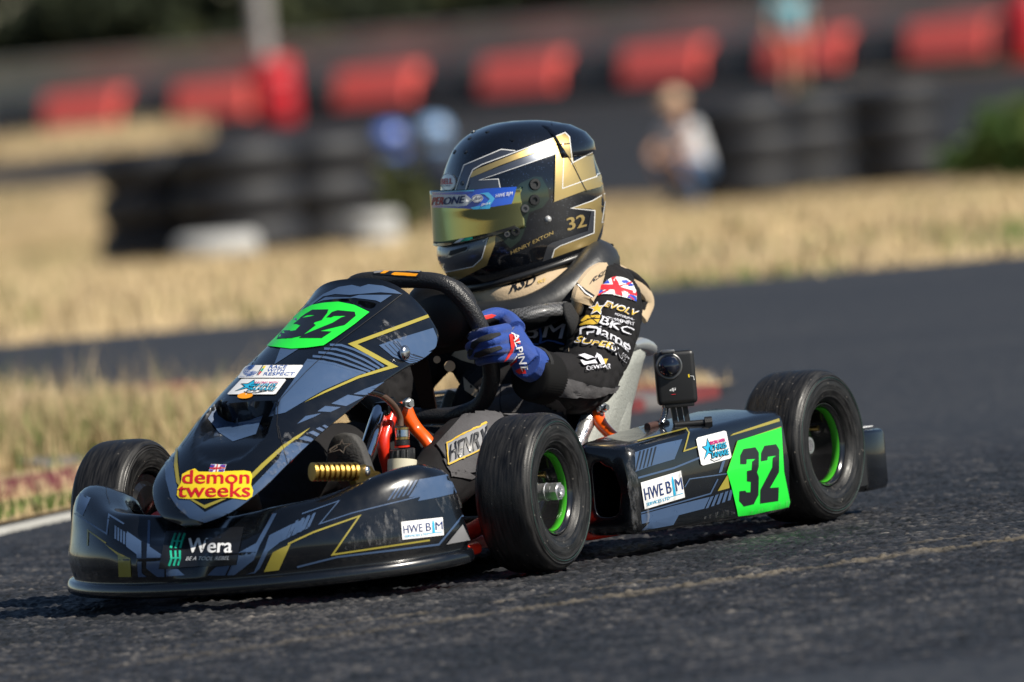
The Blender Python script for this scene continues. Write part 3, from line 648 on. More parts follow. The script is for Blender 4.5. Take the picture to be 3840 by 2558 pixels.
# ---- gold foot rest and pedal
bm = bmesh.new(); a = on((318, 508), .19); b = on((645, 506), .235); d = (b - a); rows = []
F_ = frame([a, b])[0]; n = 9
for i in range(n):
    for t, k in [(.0, .72), (.06, 1.0), (.62, 1.0), (.70, .72)]:
        rows.append([a + d * ((i + t) / n) + (F_[1] * math.cos(q) + F_[2] * math.sin(q)) * .0150 * k for q in [2 * math.pi * j / 20 for j in range(20)]])
loft(bm, rows, True, False, True); foot = bobj('foot_rest', bm, gold_anod, kart, 35)
bm = bmesh.new(); pts = [on(p, .237) for p in [(640, 500), (655, 465), (690, 455), (740, 470), (760, 500), (790, 505), (808, 520), (805, 545), (770, 560), (720, 590), (680, 600), (640, 600), (628, 570), (645, 540)]]; prism(bm, pts, (0, -.012, 0)); bobj('foot_rest_bracket', bm, gold_anod, foot, 40)
bm = bmesh.new(); ball(bm, on((708, 503), .237), .0085, 14, 8, (.9, .6, 1)); bobj('foot_rest_bolt', bm, steel, foot, 60)
bm = bmesh.new(); tube(bm, [(1.0, .24, .05), (1.02, .24, .1), on((720, 580), .231)], .007, 8, sub=2); bobj('foot_rest_stay', bm, red_paint, foot, 60)
# ---- seat
def seat():
    bm = bmesh.new(); rows = []
    prof = [(.55, .075, .10, .05), (.45, .055, .15, .085), (.34, .048, .168, .14), (.25, .055, .172, .19), (.185, .10, .172, .23), (.15, .17, .168, .27), (.125, .25, .155, .30), (.108, .31, .14, .325), (.09, .325, .135, .332), (.075, .318, .13, .322)]
    for x, z, hw, zs in prof:
        r = []
        for k in range(-12, 13):
            t = k / 12; a = abs(t); r.append(Vector((x + (.06 * a ** 2 if z < .3 else .035 * a ** 3), hw * math.sin(t * math.pi / 2) ** 1, z + max(0, zs - z) * max(0, (a - .3) / .7) ** 1.8 if z < .2 else z - .0 * a)))
        rows.append(r)
    q = []
    for j in range(25): q.append(crs([r[j] for r in rows], 4))
    loft(bm, [[q[j][i] for j in range(25)] for i in range(len(q[0]))])
    o = bobj('seat', bm, mat('seat_fibreglass', (.30, .31, .285), .5, noise=.45, nscale=260, bump=.8, bscale=300), kart, 180); m = o.modifiers.new('shell', 'SOLIDIFY'); m.thickness = .006; return o
seat_o = seat()
# left seat flank, flared top lip and foil-wrapped front edge
bm = bmesh.new()
fl_px = [((2425, 1300), (2362, 1300)), ((2405, 1360), (2330, 1380)), ((2385, 1440), (2285, 1470)), ((2360, 1540), (2240, 1560)), ((2330, 1640), (2195, 1650)), ((2300, 1740), (2160, 1740)), ((2270, 1840), (2130, 1840)), ((2250, 1960), (2120, 1960))]
rows = []
for (r_, l_) in fl_px:
    a = at(*r_, y=.172); b = at(*l_, y=.190); back = a + Vector((-.09, -.06, .0)); rows.append([back, a + Vector((-.03, -.012, 0)), a, a * .5 + b * .5 + Vector((0, .006, 0)), b, b + Vector((.004, -.012, 0))])
loft(bm, rows); o = bobj('seat_flank', bm, MATS['seat_fibreglass'], seat_o, 180); sm = o.modifiers.new('shell', 'SOLIDIFY'); sm.thickness = .005
bm = bmesh.new(); tube(bm, [at(2372, 1296, y=.19), at(2400, 1292, y=.172), at(2425, 1300, y=.15), at(2440, 1310, y=.10), at(2400, 1316, y=0)], [.007, .012, .012, .011, .01], 10, sub=4); bobj('seat_lip', bm, mat('lip_foil', (.55, .57, .58), .32, metal=.7, bump=.5, bscale=160), seat_o, 60)
bm = bmesh.new(); foil = mat('foil_tape', (.72, .73, .74), .25, metal=.9, bump=.9, bscale=120, rvar=.12, nscale=70)
tube(bm, [at(*cC(p), y=.205) for p in [(2310, 60), (2270, 140), (2232, 225), (2195, 315), (2165, 400), (2150, 470)]], [.0135, .0135, .013, .0125, .0125, .0125], 14, sub=5); bobj('seat_edge', bm, foil, seat_o, 60)
bm = bmesh.new(); tube(bm, [at(*cF(p), y=yy) for p, yy in [((1342, 1272), .215), ((1325, 1340), .217), ((1345, 1420), .225), ((1400, 1490), .24), ((1470, 1560), .26), ((1540, 1650), .28)]], [.011, .0135, .0135, .0125, .0125, .0125], 14, sub=4, ell=.8); sb = bobj('seat_stay', bm, orange_paint, kart, 60)
bm = bmesh.new(); a = at(*cF((1358, 1297)), y=.23); cyl(bm, a + Vector((0, -.004, 0)), a, .011, 16); cyl(bm, a, a + Vector((.002, .007, 0)), .0085, 6); cyl(bm, a + Vector((.002, .007, 0)), a + Vector((.003, .013, 0)), .005, 12); bobj('stay_bolt', bm, steel, sb, 30)
# ---- steering wheel
swC = Vector((.600, -.004, .366)); su = Vector((.36, 0, .933)).normalized(); sv = Vector((0, 1, 0)); rot = math.radians(4)
def swp(a, b, o=0):
    ca, sa = math.cos(rot), math.sin(rot); return swC + sv * (a * ca + b * sa) + su * (-a * sa + b * ca) + su.cross(sv) * o
ring = [(-.078, .113), (0, .116), (.072, .112), (.105, .085), (.125, .045), (.134, 0), (.130, -.06), (.100, -.108), (.05, -.128), (0, -.131), (-.05, -.128), (-.100, -.108), (-.130, -.06), (-.134, 0), (-.125, .045), (-.105, .085)]
grip = mat('grip_leather', (.017, .017, .019), .42); t_ = grip.node_tree; b_ = t_.nodes['Principled BSDF']; tc_ = t_.nodes.new('ShaderNodeTexCoord'); vo = t_.nodes.new('ShaderNodeTexVoronoi'); vo.inputs['Scale'].default_value = 330; bp_ = t_.nodes.new('ShaderNodeBump'); bp_.inputs['Strength'].default_value = .6; bp_.inputs['Distance'].default_value = .0012; bp_.invert = True
t_.links.new(tc_.outputs['Object'], vo.inputs['Vector']); t_.links.new(vo.outputs['Distance'], bp_.inputs['Height']); t_.links.new(bp_.outputs[0], b_.inputs['Normal'])
sw = empty('steering_wheel', kart)
bm = bmesh.new(); tube(bm, [swp(*p) for p in ring], [.0135, .0135, .014, .0145, .0145, .0145, .0145, .014, .0135, .0135, .0135, .014, .0145, .0145, .0145, .0145], 18, closed=True, sub=6); rimw = bobj('wheel_rim', bm, grip, sw, 180)
bm = bmesh.new()
for a, b in [((.02, -.005), (.136, .012)), ((-.02, -.005), (-.136, .012)), ((0, -.02), (0, -.118))]:
    pa, pb = swp(*a), swp(*b); d = (pb - pa).normalized(); n_ = su.cross(sv); s_ = d.cross(n_); prism(bm, [pa + s_ * .018, pa - s_ * .018, pb - s_ * .014, pb + s_ * .014], n_ * .004)
ball(bm, swp(0, 0), .03, 16, 8); bobj('spoke', bm, mat('spoke_dark', (.03, .018, .015), .35, metal=.5), sw, 30)
bm = bmesh.new(); sp_hole = [cG((1655, 893)), cG((1762, 948))]
for h in sp_hole:
    c = at(*h, x=.62); tube(bm, [c, c + Vector((.002, .001, 0))], .0092 if h is sp_hole[1] else .006, 20)
bobj('spoke_hole', bm, mat('hole_tan', (.5, .38, .24), .8), sw, 30)
# dash box behind the front panel
bm = bmesh.new(); ball(bm, at(*cG((1590, 510)), y=.05) + Vector((-.04, 0, 0)), .062, 24, 14, (.5, 1.1, .95)); bobj('dash', bm, black_plastic, kart, 40)
# mesh of panel with bolt
bm = bmesh.new(); c = at(*cG((1404, 835)), y=.148); ball(bm, c + Vector((-.0, -.004, 0)), .0125, 20, 10, (1, .55, 1)); pb = bobj('panel_bolt', bm, steel, panel, 180)
bm = bmesh.new(); cc = at(*cA((1232, 1448)), y=.0); cyl(bm, cc + Vector((-.014, 0, -.008)), cc + Vector((-.002, 0, .0)), .008, 16); bobj('panel_screw', bm, steel, panel, 40)
bm = bmesh.new(); rbox(bm, (.42, .20, .17), (.05, .02, .014), .003); bobj('seat_bracket', bm, steel, kart, 40)
# engine and right-hand side glimpsed behind the driver
bm = bmesh.new(); rbox(bm, (.03, -.25, .14), (.18, .12, .12), .012)
for i in range(7): rbox(bm, (.03, -.25, .205 + i * .009), (.11, .11, .004), .001)
bobj('engine', bm, mat('engine_alloy', (.16, .16, .165), .45, metal=.8), kart, 40)
bpy.context.view_layer.update()
# ================================================================== DRIVER
driver = empty('person'); tag(driver, 'kart driver in black race suit, gold and black helmet and blue gloves at the wheel', 'person')
def blob(name, parts, vox, mats, parent, smooth_it=8, disp=None, mirror=False):
    """tubes and ellipsoids fused to one continuous skin"""
    bm = bmesh.new()
    for p in parts: p(bm)
    bmesh.ops.recalc_face_normals(bm, faces=bm.faces)
    me = bpy.data.meshes.new(name); bm.to_mesh(me); bm.free(); o = bpy.data.objects.new(name, me); COL.objects.link(o)
    r = o.modifiers.new('r', 'REMESH'); r.mode = 'VOXEL'; r.voxel_size = vox; s = o.modifiers.new('s', 'SMOOTH'); s.iterations = smooth_it; s.factor = .5
    me2 = bpy.data.meshes.new_from_object(o.evaluated_get(bpy.context.evaluated_depsgraph_get())); bpy.data.objects.remove(o); bpy.data.meshes.remove(me); me2.name = name
    if disp:
        n = len(me2.vertices); nor = [v.normal.copy() for v in me2.vertices]
        for v, q in zip(me2.vertices, nor): v.co = v.co + q * disp(v.co)
    me2.materials.clear(); return link(name, me2, mats, parent, 180)
def T_(path, r, seg=14, sub=4, ell=1.0): return lambda bm: tube(bm, path, r, seg, False, True, sub, ell)
def E_(c, r, s=(1, 1, 1)): return lambda bm: ball(bm, c, r, 20, 14, s)
def folds(co):
    p = co * 1.0
    a = mnoise.noise(Vector((p.x * 22, p.y * 22, p.z * 34 + 3))) * .0026 + mnoise.noise(Vector((p.x * 60 + p.z * 30, p.y * 50, p.z * 70))) * .0007
    r = mnoise.noise(Vector((p.x * 30 + p.z * 14, p.y * 18, p.z * 40 - p.x * 22))); a += -(.0036 if p.x < .58 else .0012) * max(0, 1 - abs(r) * 6)
    return a
SL = Vector((.196, .135, .408)); EL = Vector((.400, .198, .278)); WL = Vector((.555, .186, .297))
SR_ = Vector((.210, -.150, .405)); ER = Vector((.36, -.220, .25)); WR = Vector((.555, -.175, .325))
suit = mat('race_suit', (.0105, .0098, .0108), .85, spec=.25, noise=.25, nscale=90, bump=.3, bscale=700)
suit_grey = mat('suit_grey', (.085, .082, .086), .85, spec=.2, noise=.15, nscale=60, bump=.4, bscale=300)
suit_tan = mat('suit_tan', (.50, .375, .235), .85, sheen=.2, noise=.08, nscale=60, bump=.3, bscale=260)
thread_white = mat('thread_white', (.66, .66, .72), .6, bump=.5, bscale=900)
thread_gold = mat('thread_gold', (.62, .40, .035), .55, bump=.5, bscale=900)
thread_blue = mat('thread_blue', (.03, .11, .42), .6)
parts = [
    E_((.33, 0, .135), .1, (1.25, 1.35, .9)), E_((.27, 0, .22), .1, (1.02, 1.25, 1.2)), E_((.225, 0, .32), .1, (1.0, 1.42, 1.15)), E_((.2, 0, .395), .08, (.85, 1.75, .72)),
    T_([(.2, 0, .40), (.205, 0, .50), (.21, 0, .56)], [.055, .05, .05]), E_((.215, 0, .575), .085),
    T_([SL + Vector((0, -.05, .005)), SL, SL * .66 + EL * .34 + Vector((-.006, .012, .0)), SL * .3 + EL * .7 + Vector((-.006, .006, -.004)), EL, EL * .72 + WL * .28 + Vector((0, 0, -.006)), EL * .35 + WL * .65, WL], [.056, .061, .059, .055, .052, .051, .044, .028], 18),
    T_([SR_ + Vector((0, .05, .005)), SR_, SR_ * .66 + ER * .34, SR_ * .3 + ER * .7, ER, ER * .72 + WR * .28, ER * .35 + WR * .65, WR], [.05, .056, .0575, .053, .050, .046, .041, .033], 18),
    T_([(.33, .075, .13), (.45, .115, .145), (.60, .145, .175), (.725, .150, .187), (.80, .145, .155), (.90, .128, .105), (.985, .12, .075)], [.085, .08, .07, .062, .055, .044, .034], 18),
    T_([(.33, -.075, .13), (.45, -.115, .145), (.60, -.145, .175), (.725, -.150, .187), (.80, -.145, .165), (.90, -.128, .125), (1.0, -.12, .085)], [.085, .08, .07, .062, .055, .046, .037], 18)]
body = blob('race_suit', parts, .0052, suit, driver, 7, folds); bodyB = bvh_of(body)
# knit cuffs, boots
knit = mat('knit_cuff', (.006, .006, .0065), .9, spec=.2)
for s, (e_, w_) in ((1, (EL, WL)), (-1, (ER, WR))):
    bm = bmesh.new(); d = (w_ - e_).normalized(); c0 = w_ - d * .043; F_ = frame([c0, w_])[0]; rows = []
    for t, r in [(-.1, .036), (0, .0425), (.12, .0435), (.5, .0415), (.9, .0395), (1, .037), (1.02, .030)]:
        rows.append([c0 + d * (.05 * t) + (F_[1] * math.cos(q) + F_[2] * math.sin(q)) * (r + .0009 * (1 if j % 2 else -1)) for j, q in enumerate([2 * math.pi * j / 120 for j in range(120)])])
    loft(bm, rows, True, False, True); bobj('cuff', bm, knit, driver, 180)
sole = mat('boot_sole', (.05, .048, .046), .75, noise=.4, nscale=60, bump=.6, bscale=180)
for s in (1, -1):
    px_sole = [cC(p) for p in [(430, 560), (425, 400), (440, 320), (480, 255), (545, 235), (610, 255), (660, 320), (690, 400), (712, 470), (720, 560)]]
    P = [at(*p, x=1.055) for p in px_sole]
    if s < 0: P = [Vector((p.x, -p.y, p.z)) for p in P]
    c = sum(P, Vector()) / len(P); rows = []
    for o_, k in [(-.075, .5), (-.05, .75), (-.018, .96), (-.004, 1.02), (.0, 1.0), (.003, .9), (.003, .02)]: rows.append([c + (p - c) * k + Vector((o_, 0, -.9 * abs(o_) if o_ < -.03 else 0)) for p in [Vector(q) for q in crs(P, 4, True)]])
    bm = bmesh.new(); loft(bm, rows, True, False, True); bt = bobj('boot', bm, sole, driver, 50)
    if s > 0:
        bb = bvh_of(bt); star = [cC(p) for p in [(535, 283), (545, 310), (597, 308), (555, 335), (545, 372), (518, 350), (440, 375), (500, 335), (495, 318), (520, 312)]]
        decal('boot_mark', bt, bb, [([*stroke(star, 4, True), *stroke([cC((455, 372)), cC((450, 350)), cC((490, 322))], 6)], mat('mark_cream', (.6, .5, .38), .6))], base=.0012)
        for k in range(4):
            decal('boot_tread', bt, bb, [([*stroke([cC((500, 395 + k * 18)), cC((560, 400 + k * 20)), cC((610, 380 + k * 22)), cC((650, 395 + k * 22))], 2.2)], seam_line)], base=.0009)
# ---- gloves: each finger its own chain, fused to the palm
glove_blue = mat('glove_blue', (.002, .040, .25), .7, sheen=.2, bump=.5, bscale=500)
glove_black = mat('glove_black', (.008, .008, .009), .8, bump=.5, bscale=600)
glove_red = mat('glove_red', (.62, .02, .012), .6)
def hand(s):
    def q(px, y):
        p = at(*cF(px), y=y); return p if s > 0 else Vector((p.x + .01, -p.y, p.z + .012))
    fing = [[((560, 640), .172), ((465, 655), .176), ((370, 668), .158), ((290, 690), .128), ((262, 705), .110)],
            [((590, 715), .176), ((470, 733), .181), ((365, 748), .162), ((270, 775), .130), ((245, 790), .112)],
            [((610, 790), .176), ((485, 803), .181), ((380, 820), .163), ((285, 848), .132), ((262, 862), .114)],
            [((625, 860), .172), ((510, 872), .176), ((415, 885), .158), ((345, 905), .132), ((328, 915), .118)]]
    rad = [[.0108, .0098, .0090, .0086, .0074], [.011, .010, .0092, .0087, .0075], [.0108, .0098, .0090, .0084, .0072], [.0098, .0089, .0083, .0078, .0068]]
    th = [((640, 640), .160), ((570, 560), .135), ((470, 520), .118), ((370, 545), .108), ((300, 580), .105)]
    pt = [T_([q(p, y) for p, y in f], r, 12, 4) for f, r in zip(fing, rad)]
    pt.append(T_([q(p, y) for p, y in th], [.017, .0155, .0135, .012, .0095], 12, 4))
    for (a, ya), (b, yb), r0, r1 in [(((575, 655), .168), ((745, 880), .188), .0145, .021), (((600, 730), .170), ((740, 900), .188), .0155, .024), (((615, 800), .170), ((735, 920), .187), .0155, .024), (((625, 860), .168), ((725, 945), .186), .014, .023), (((620, 650), .155), ((740, 880), .18), .014, .020)]:
        pt.append(T_([q(a, ya), q(b, yb)], [r0, r1], 12, 0))
    pt.append(T_([q((720, 905), .187), q((800, 950), .189)], [.029, .0305], 16, 0))
    g = blob('glove', pt, .0018, [glove_blue, glove_black, glove_red], driver, 2)
    return g
gl = hand(1); gr = hand(-1); gB = bvh_of(gl)
decal('glove_print', gl, gB, [
    ([cF((255, 600), (300, 560), (360, 530), (430, 512), (470, 520), (440, 540), (370, 560), (300, 605), (270, 612))], glove_red),
    ([cF((268, 612), (310, 600), (380, 560), (450, 540), (500, 560), (500, 590), (430, 610), (350, 625), (280, 660), (262, 640)), *[cF(*p) for p in [((260, 790), (270, 750), (330, 715), (430, 672), (500, 665), (512, 690), (440, 720), (340, 750), (290, 800)), ((285, 868), (300, 835), (380, 805), (500, 778), (524, 800), (430, 835), (330, 872)), ((205, 710), (215, 670), (250, 650), (255, 680), (225, 730)), ((232, 840), (250, 800), (290, 805), (275, 850), (250, 870)), ((470, 905), (530, 925), (590, 965), (560, 970), (500, 940))]]], glove_black),
    ([cF((575, 690), (600, 680), (622, 770), (605, 830), (560, 890), (530, 910), (555, 870), (590, 800)), cF((605, 690), (660, 715), (675, 765), (632, 752)), cF((640, 880), (600, 930), (560, 965), (585, 965), (650, 905)), cF((640, 985), (690, 955), (725, 990), (730, 1015), (660, 1010))], glove_red),
    ([quad_text('ALPINE', cF((590, 672)), cF((690, 990)), (26, -4), .02), *stroke([cF((640, 860)), cF((560, 955))], 3)], vinyl_white)], base=.0012, g=12)
bm = bmesh.new(); d = (WL - EL).normalized(); F_ = frame([WL, WL + d])[0]; a = at(*cF((790, 955)), y=.189)
for rr, nm, m in [(0, 'glove_cuff', glove_black)]:
    loft(bm, [[a + d * t + (F_[1] * math.cos(q) + F_[2] * math.sin(q)) * r for q in [2 * math.pi * j / 24 for j in range(24)]] for t, r in [(-.012, .0325), (-.008, .034), (-.002, .0325), (-.006, .028)]], True); bobj(nm, bm, m, gl, 60)
# ---- suit panels, embroidery
def band(*pts): return cF(*pts)
decal('suit_panel', body, bodyB, [
    ([band((905, 1165), (960, 1110), (1030, 1040), (1100, 1055), (1200, 1085), (1330, 1120), (1430, 1125), (1520, 1105), (1500, 1165), (1400, 1180), (1300, 1212), (1150, 1213), (1000, 1200), (930, 1195))], suit_grey),
    ([*stroke(band((905, 1165), (960, 1110), (1030, 1040), (1100, 1055), (1200, 1085), (1330, 1120), (1430, 1125), (1520, 1105)), 2)], seam_line)], base=.0032, g=9)
decal('suit_panel', body, bodyB, [
    ([band((330, 1110), (430, 1080), (520, 1110), (700, 1085), (860, 1150), (1000, 1230), (1060, 1300), (1060, 1440), (900, 1430), (700, 1400), (520, 1360), (400, 1330), (350, 1240)), cC((1200, 320), (1290, 220), (1380, 120), (1480, 68), (1560, 72), (1660, 110), (1700, 200), (1500, 500), (1300, 545), (1290, 480), (1255, 400)), cC((1480, 545), (1440, 560), (1320, 545), (1270, 480), (1250, 420))], suit_grey),
    ([*stroke(band((520, 1110), (510, 1260), (530, 1370)), 4), *stroke(cC((1560, 72), (1480, 68), (1380, 120), (1290, 220), (1200, 320), (1255, 400), (1290, 480)), 2.5)], seam_line)], base=.0032, g=9)
decal('thigh_patch', body, bodyB, [([cC((1278, 470), (1272, 320), (1540, 170), (1540, 330))], mat('patch_grey', (.24, .24, .25), .8)), ([*stroke(cC((1274, 322), (1540, 173)), 5), *stroke(cC((1278, 470), (1540, 335)), 5), *stroke(cC((1278, 470), (1274, 322)), 4)], thread_gold), ([quad_text('HENRY', cC((1284, 452)), cC((1536, 322)), (6, -62), .022, .0)], vinyl_black)], base=.0055, step=.0008, g=9)
decal('sleeve_lettering', body, bodyB, [
    ([quad_text('EVOLV', cF((1375, 452)), cF((1640, 535)), (10, -22), .055, .15)], thread_white),
    ([quad_text('EVOLV', cF((1380, 456)), cF((1636, 534)), (9, -18), .02, .15), cF((1325, 415), (1335, 455), (1378, 452), (1345, 480), (1350, 520), (1318, 495), (1275, 515), (1295, 480), (1255, 465), (1305, 455))], thread_gold),
    ([quad_text('MOTORSPORT', cF((1465, 528)), cF((1622, 572)), (2, -8), .02), *stroke(cF((1325, 415), (1335, 455), (1378, 452), (1345, 480), (1350, 520), (1318, 495), (1275, 515), (1295, 480), (1255, 465), (1305, 455)), 2, True)], thread_white),
    ([cF((1190, 575), (1240, 525), (1345, 532), (1330, 590), (1320, 602), (1180, 612), (1195, 598), (1210, 595))], thread_gold),
    ([*stroke(cF((1200, 590), (1330, 540)), 3), *stroke(cF((1250, 530), (1320, 598)), 3), *stroke(cF((1240, 565), (1340, 562)), 3)], suit),
    ([quad_text('MOTORSPORT', cF((1358, 556)), cF((1612, 612)), (2, -11), .03), quad_text('BKC', cF((1335, 600)), cF((1600, 700)), (6, -28), .04, .2)], thread_white),
    ([*stroke(cF((1195, 695), (1192, 650), (1230, 633), (1315, 642), (1330, 655), (1318, 700)), 7), *stroke(cF((1240, 700), (1245, 672), (1300, 665)), 6), quad_text('iame', cF((1330, 695)), cF((1575, 820)), (4, -32), .03), quad_text('ENDLESS RACING', cF((1440, 742)), cF((1560, 835)), (2, -6), .02)], thread_white),
    ([quad_text('SUPER', cF((1140, 768)), cF((1440, 822)), (6, -24), .05, .2), quad_text('ONE', cF((1400, 808)), cF((1552, 935)), (6, -26), .05, .2)], thread_white),
    ([quad_text('SUPER', cF((1150, 764)), cF((1432, 816)), (6, -20), .015, .2)], thread_gold), ([quad_text('ONE', cF((1410, 812)), cF((1545, 925)), (6, -22), .01, .2)], suit),
    ([cF((1150, 880), (1215, 868), (1285, 895), (1220, 912)), cF((1165, 910), (1220, 925), (1300, 915), (1310, 940), (1180, 945)), cF((1280, 880), (1310, 855), (1345, 880), (1362, 940), (1335, 945), (1318, 890), (1290, 905)), quad_text('RACEWEAR', cF((1205, 992)), cF((1420, 950)), (0, -18), .03), quad_text('CE', cF((1210, 992)), cF((1290, 990)), (0, -20), .03)][:3] + [quad_text('CEWEAR', cF((1208, 994)), cF((1412, 968)), (0, -13), .03)], thread_white),
    ([cF((1355, 905), (1385, 905), (1365, 945))], thread_gold)], base=.0022, step=.0004, g=14)
decal('chest_lettering', body, bodyB, [([quad_text('B', cF((680, 712)), cF((815, 722)), (14, -58), .025, .1), quad_text('M', cF((862, 705)), cF((1040, 720)), (6, -56), .025, .1), quad_text('E', cF((570, 700)), cF((640, 708)), (10, -40), .025, .1)], thread_white), ([*stroke(cF((850, 755), (900, 735), (960, 740), (1040, 765)), 5), *stroke(cF((700, 735), (760, 760), (830, 765)), 5), *stroke(cF((835, 600), (850, 700), (840, 760)), 9)], thread_blue)], base=.002)
for pl_ in (cF((100, 860), (200, 740), (285, 850), (295, 930), (190, 900)), cF((1000, 800), (1080, 760), (1090, 830), (1010, 815)), cF((200, 1040), (320, 1150), (330, 1230), (210, 1150))): decal('chest_panel', body, bodyB, [([pl_], suit_tan)], base=.0014)
decal('sleeve_panel', body, bodyB, [([quad_text('RSD', cF((20, 720)), cF((110, 620)), (-16, -22), .05)], thread_white), ([*stroke(cF((70, 660), (120, 600)), 8)], thread_blue)], base=.002)
# union flag on the shoulder
fo = [cF(p) for p in [(1290, 372), (1345, 300), (1400, 240), (1450, 205), (1540, 210), (1600, 245), (1640, 320), (1640, 412), (1560, 385), (1460, 355), (1370, 352)]]
decal('shoulder_flag', body, bodyB, [([fo], vinyl_white), ([cF((1300, 362), (1350, 352), (1400, 340), (1350, 320)), cF((1470, 345), (1530, 368), (1515, 335)), cF((1560, 380), (1640, 412), (1635, 372), (1590, 345)), cF((1480, 240), (1560, 235), (1620, 280), (1560, 275)), cF((1370, 270), (1410, 235), (1425, 265))], mat('flag_blue', (.01, .05, .40), .6)),
    ([cF((1435, 210), (1475, 205), (1530, 372), (1470, 350)), cF((1335, 305), (1365, 275), (1450, 275), (1540, 305), (1640, 330), (1640, 368), (1540, 340), (1450, 315), (1350, 320)), *stroke(cF((1500, 290), (1600, 250)), 5), *stroke(cF((1440, 300), (1330, 365)), 5), *stroke(cF((1500, 310), (1620, 400)), 5)], mat('flag_red', (.55, .012, .025), .6))], base=.003, g=14)
# ---- collar, epaulette, neck brace, chest strap
collar_m = suit_tan
bm = bmesh.new(); tube(bm, [(.285, -.06, .42), (.310, .0, .416), (.291, .057, .421), (.238, .088, .447), (.17, .085, .475), (.13, 0, .48)], [.020, .025, .027, .027, .025, .022], 14, sub=5, ell=.5); col = bobj('collar', bm, collar_m, driver, 180)
decal('collar_lettering', col, bvh_of(col), [([quad_text('RSD', cF((590, 330)), cF((800, 262)), (6, -40), .04, .2)], vinyl_black), ([quad_text('RACE', cF((820, 258)), cF((880, 238)), (2, -12), .03)], thread_gold)], base=.0015)
foam = mat('brace_foam', (.022, .023, .025), .42, bump=.2, bscale=120, rvar=.08, nscale=30)
nb = [((.335, -.02, .392), .024), ((.335, .05, .392), .026), ((.305, .090, .404), .028), ((.255, .118, .430), .030), ((.20, .128, .462), .031), ((.155, .112, .468), .031), ((.12, .068, .474), .029), ((.105, 0, .476), .028), ((.12, -.08, .47), .028), ((.16, -.13, .46), .028), ((.24, -.125, .43), .028), ((.31, -.08, .40), .026)]
bm = bmesh.new(); tube(bm, [p for p, r in nb], [r * 1.12 for p, r in nb], 16, closed=True, sub=6, ell=.9); brace = bobj('neck_brace', bm, foam, driver, 180)
bm = bmesh.new(); P = [at(*cE(p), y=yy) for p, yy in [((1480, 1095), .06), ((1560, 1072), .07), ((1575, 1090), .07), ((1500, 1120), .065)]]; prism(bm, P, (-.02, -.05, .0)); bobj('brace_tab', bm, black_plastic, brace, 30)
# epaulette: tan strap over the shoulder running down the back of the sleeve
def ribbon(name, pxs, ys, wd, m, parent, thick=.007, lift=None):
    P = [at(*cF(p), y=y) for p, y in zip(pxs, ys)]; bm = bmesh.new(); tube(bm, P, wd, 14, sub=5, ell=1); return bobj(name, bm, m, parent, 180)
ep = [((1195, 420), .176), ((1230, 330), .182), ((1300, 235), .172), ((1400, 178), .160), ((1500, 168), .150), ((1600, 205), .142), ((1680, 270), .138), ((1740, 340), .134), ((1760, 410), .132), ((1735, 480), .13), ((1705, 545), .13)]
P = [at(*cF(p), y=y) for p, y in ep]; Pm = crs([tuple(p) for p in P], 6); rows = []
for i, p in enumerate(Pm):
    p = Vector(p); t = (Vector(Pm[min(i + 1, len(Pm) - 1)]) - Vector(Pm[max(0, i - 1)])).normalized(); k = i / (len(Pm) - 1)
    wv = Vector((.3, 1, .1)).cross(t).normalized(); wdt = .023 * (1 - .5 * max(0, min(1, (k - .28) / .25))); out = t.cross(wv).normalized()
    if out.dot(Vector((.5, .8, .2))) < 0: out = -out
    rows.append([p - wv * wdt - out * .006, p - wv * wdt * .9 + out * .001, p - wv * wdt * .4 + out * .003, p + wv * wdt * .4 + out * .003, p + wv * wdt * .9 + out * .001, p + wv * wdt - out * .006])
bm = bmesh.new(); loft(bm, rows, True, False, True); epo = bobj('epaulette', bm, suit_tan, driver, 60); epB = bvh_of(epo)
decal('epaulette_lettering', epo, epB, [([quad_text('RSD', cF((1250, 262)), cF((1400, 165)), (12, -24), .045, .2)], vinyl_black), ([*stroke(cF((1150, 255), (1215, 310), (1290, 360)), 6)], vinyl_black), ([*stroke(cF((1160, 268), (1215, 330), (1275, 370)), 4)], vinyl_white)], base=.0012)
bm = bmesh.new(); tube(bm, [at(*cF(p), y=yy) for p, yy in [((1180, 480), .150), ((1150, 440), .158), ((1160, 350), .168), ((1190, 290), .168)]], [.012, .015, .015, .012], 12, sub=4, ell=.6); bobj('shoulder_yoke', bm, suit_tan, driver, 180)
bm = bmesh.new(); tube(bm, [at(*cF(p), y=yy) for p, yy in [((1500, 150), .145), ((1600, 185), .138), ((1700, 270), .13), ((1735, 360), .126), ((1700, 430), .124), ((1690, 520), .124)]], [.008, .009, .009, .009, .008, .007], 12, sub=4); bobj('sleeve_yoke', bm, suit, driver, 180)
carbon = mat('carbon_strap', (.012, .012, .013), .5, coat=.2); t_ = carbon.node_tree; b_ = t_.nodes['Principled BSDF']; tc_ = t_.nodes.new('ShaderNodeTexCoord'); ck = t_.nodes.new('ShaderNodeTexChecker'); ck.inputs['Scale'].default_value = 330; ck.inputs['Color1'].default_value = (.014, .014, .015, 1); ck.inputs['Color2'].default_value = (.13, .13, .135, 1); t_.links.new(tc_.outputs['Object'], ck.inputs['Vector']); t_.links.new(ck.outputs['Color'], b_.inputs['Base Color'])
P = [((440, 505), .04), ((520, 485), .07), ((700, 455), .105), ((880, 420), .132), ((1060, 405), .150)]; Q = [((450, 570), .04), ((520, 575), .07), ((700, 570), .112), ((880, 535), .138), ((1025, 520), .155)]
rows = [[at(*cF(a), y=y + .006) - Vector((.006, 0, 0)), at(*cF(a), y=y + .012), (at(*cF(a), y=y + .016) + at(*cF(b), y=y2 + .016)) / 2, at(*cF(b), y=y2 + .012), at(*cF(b), y=y2 + .004) - Vector((.008, 0, 0))] for (a, y), (b, y2) in zip(P, Q)]
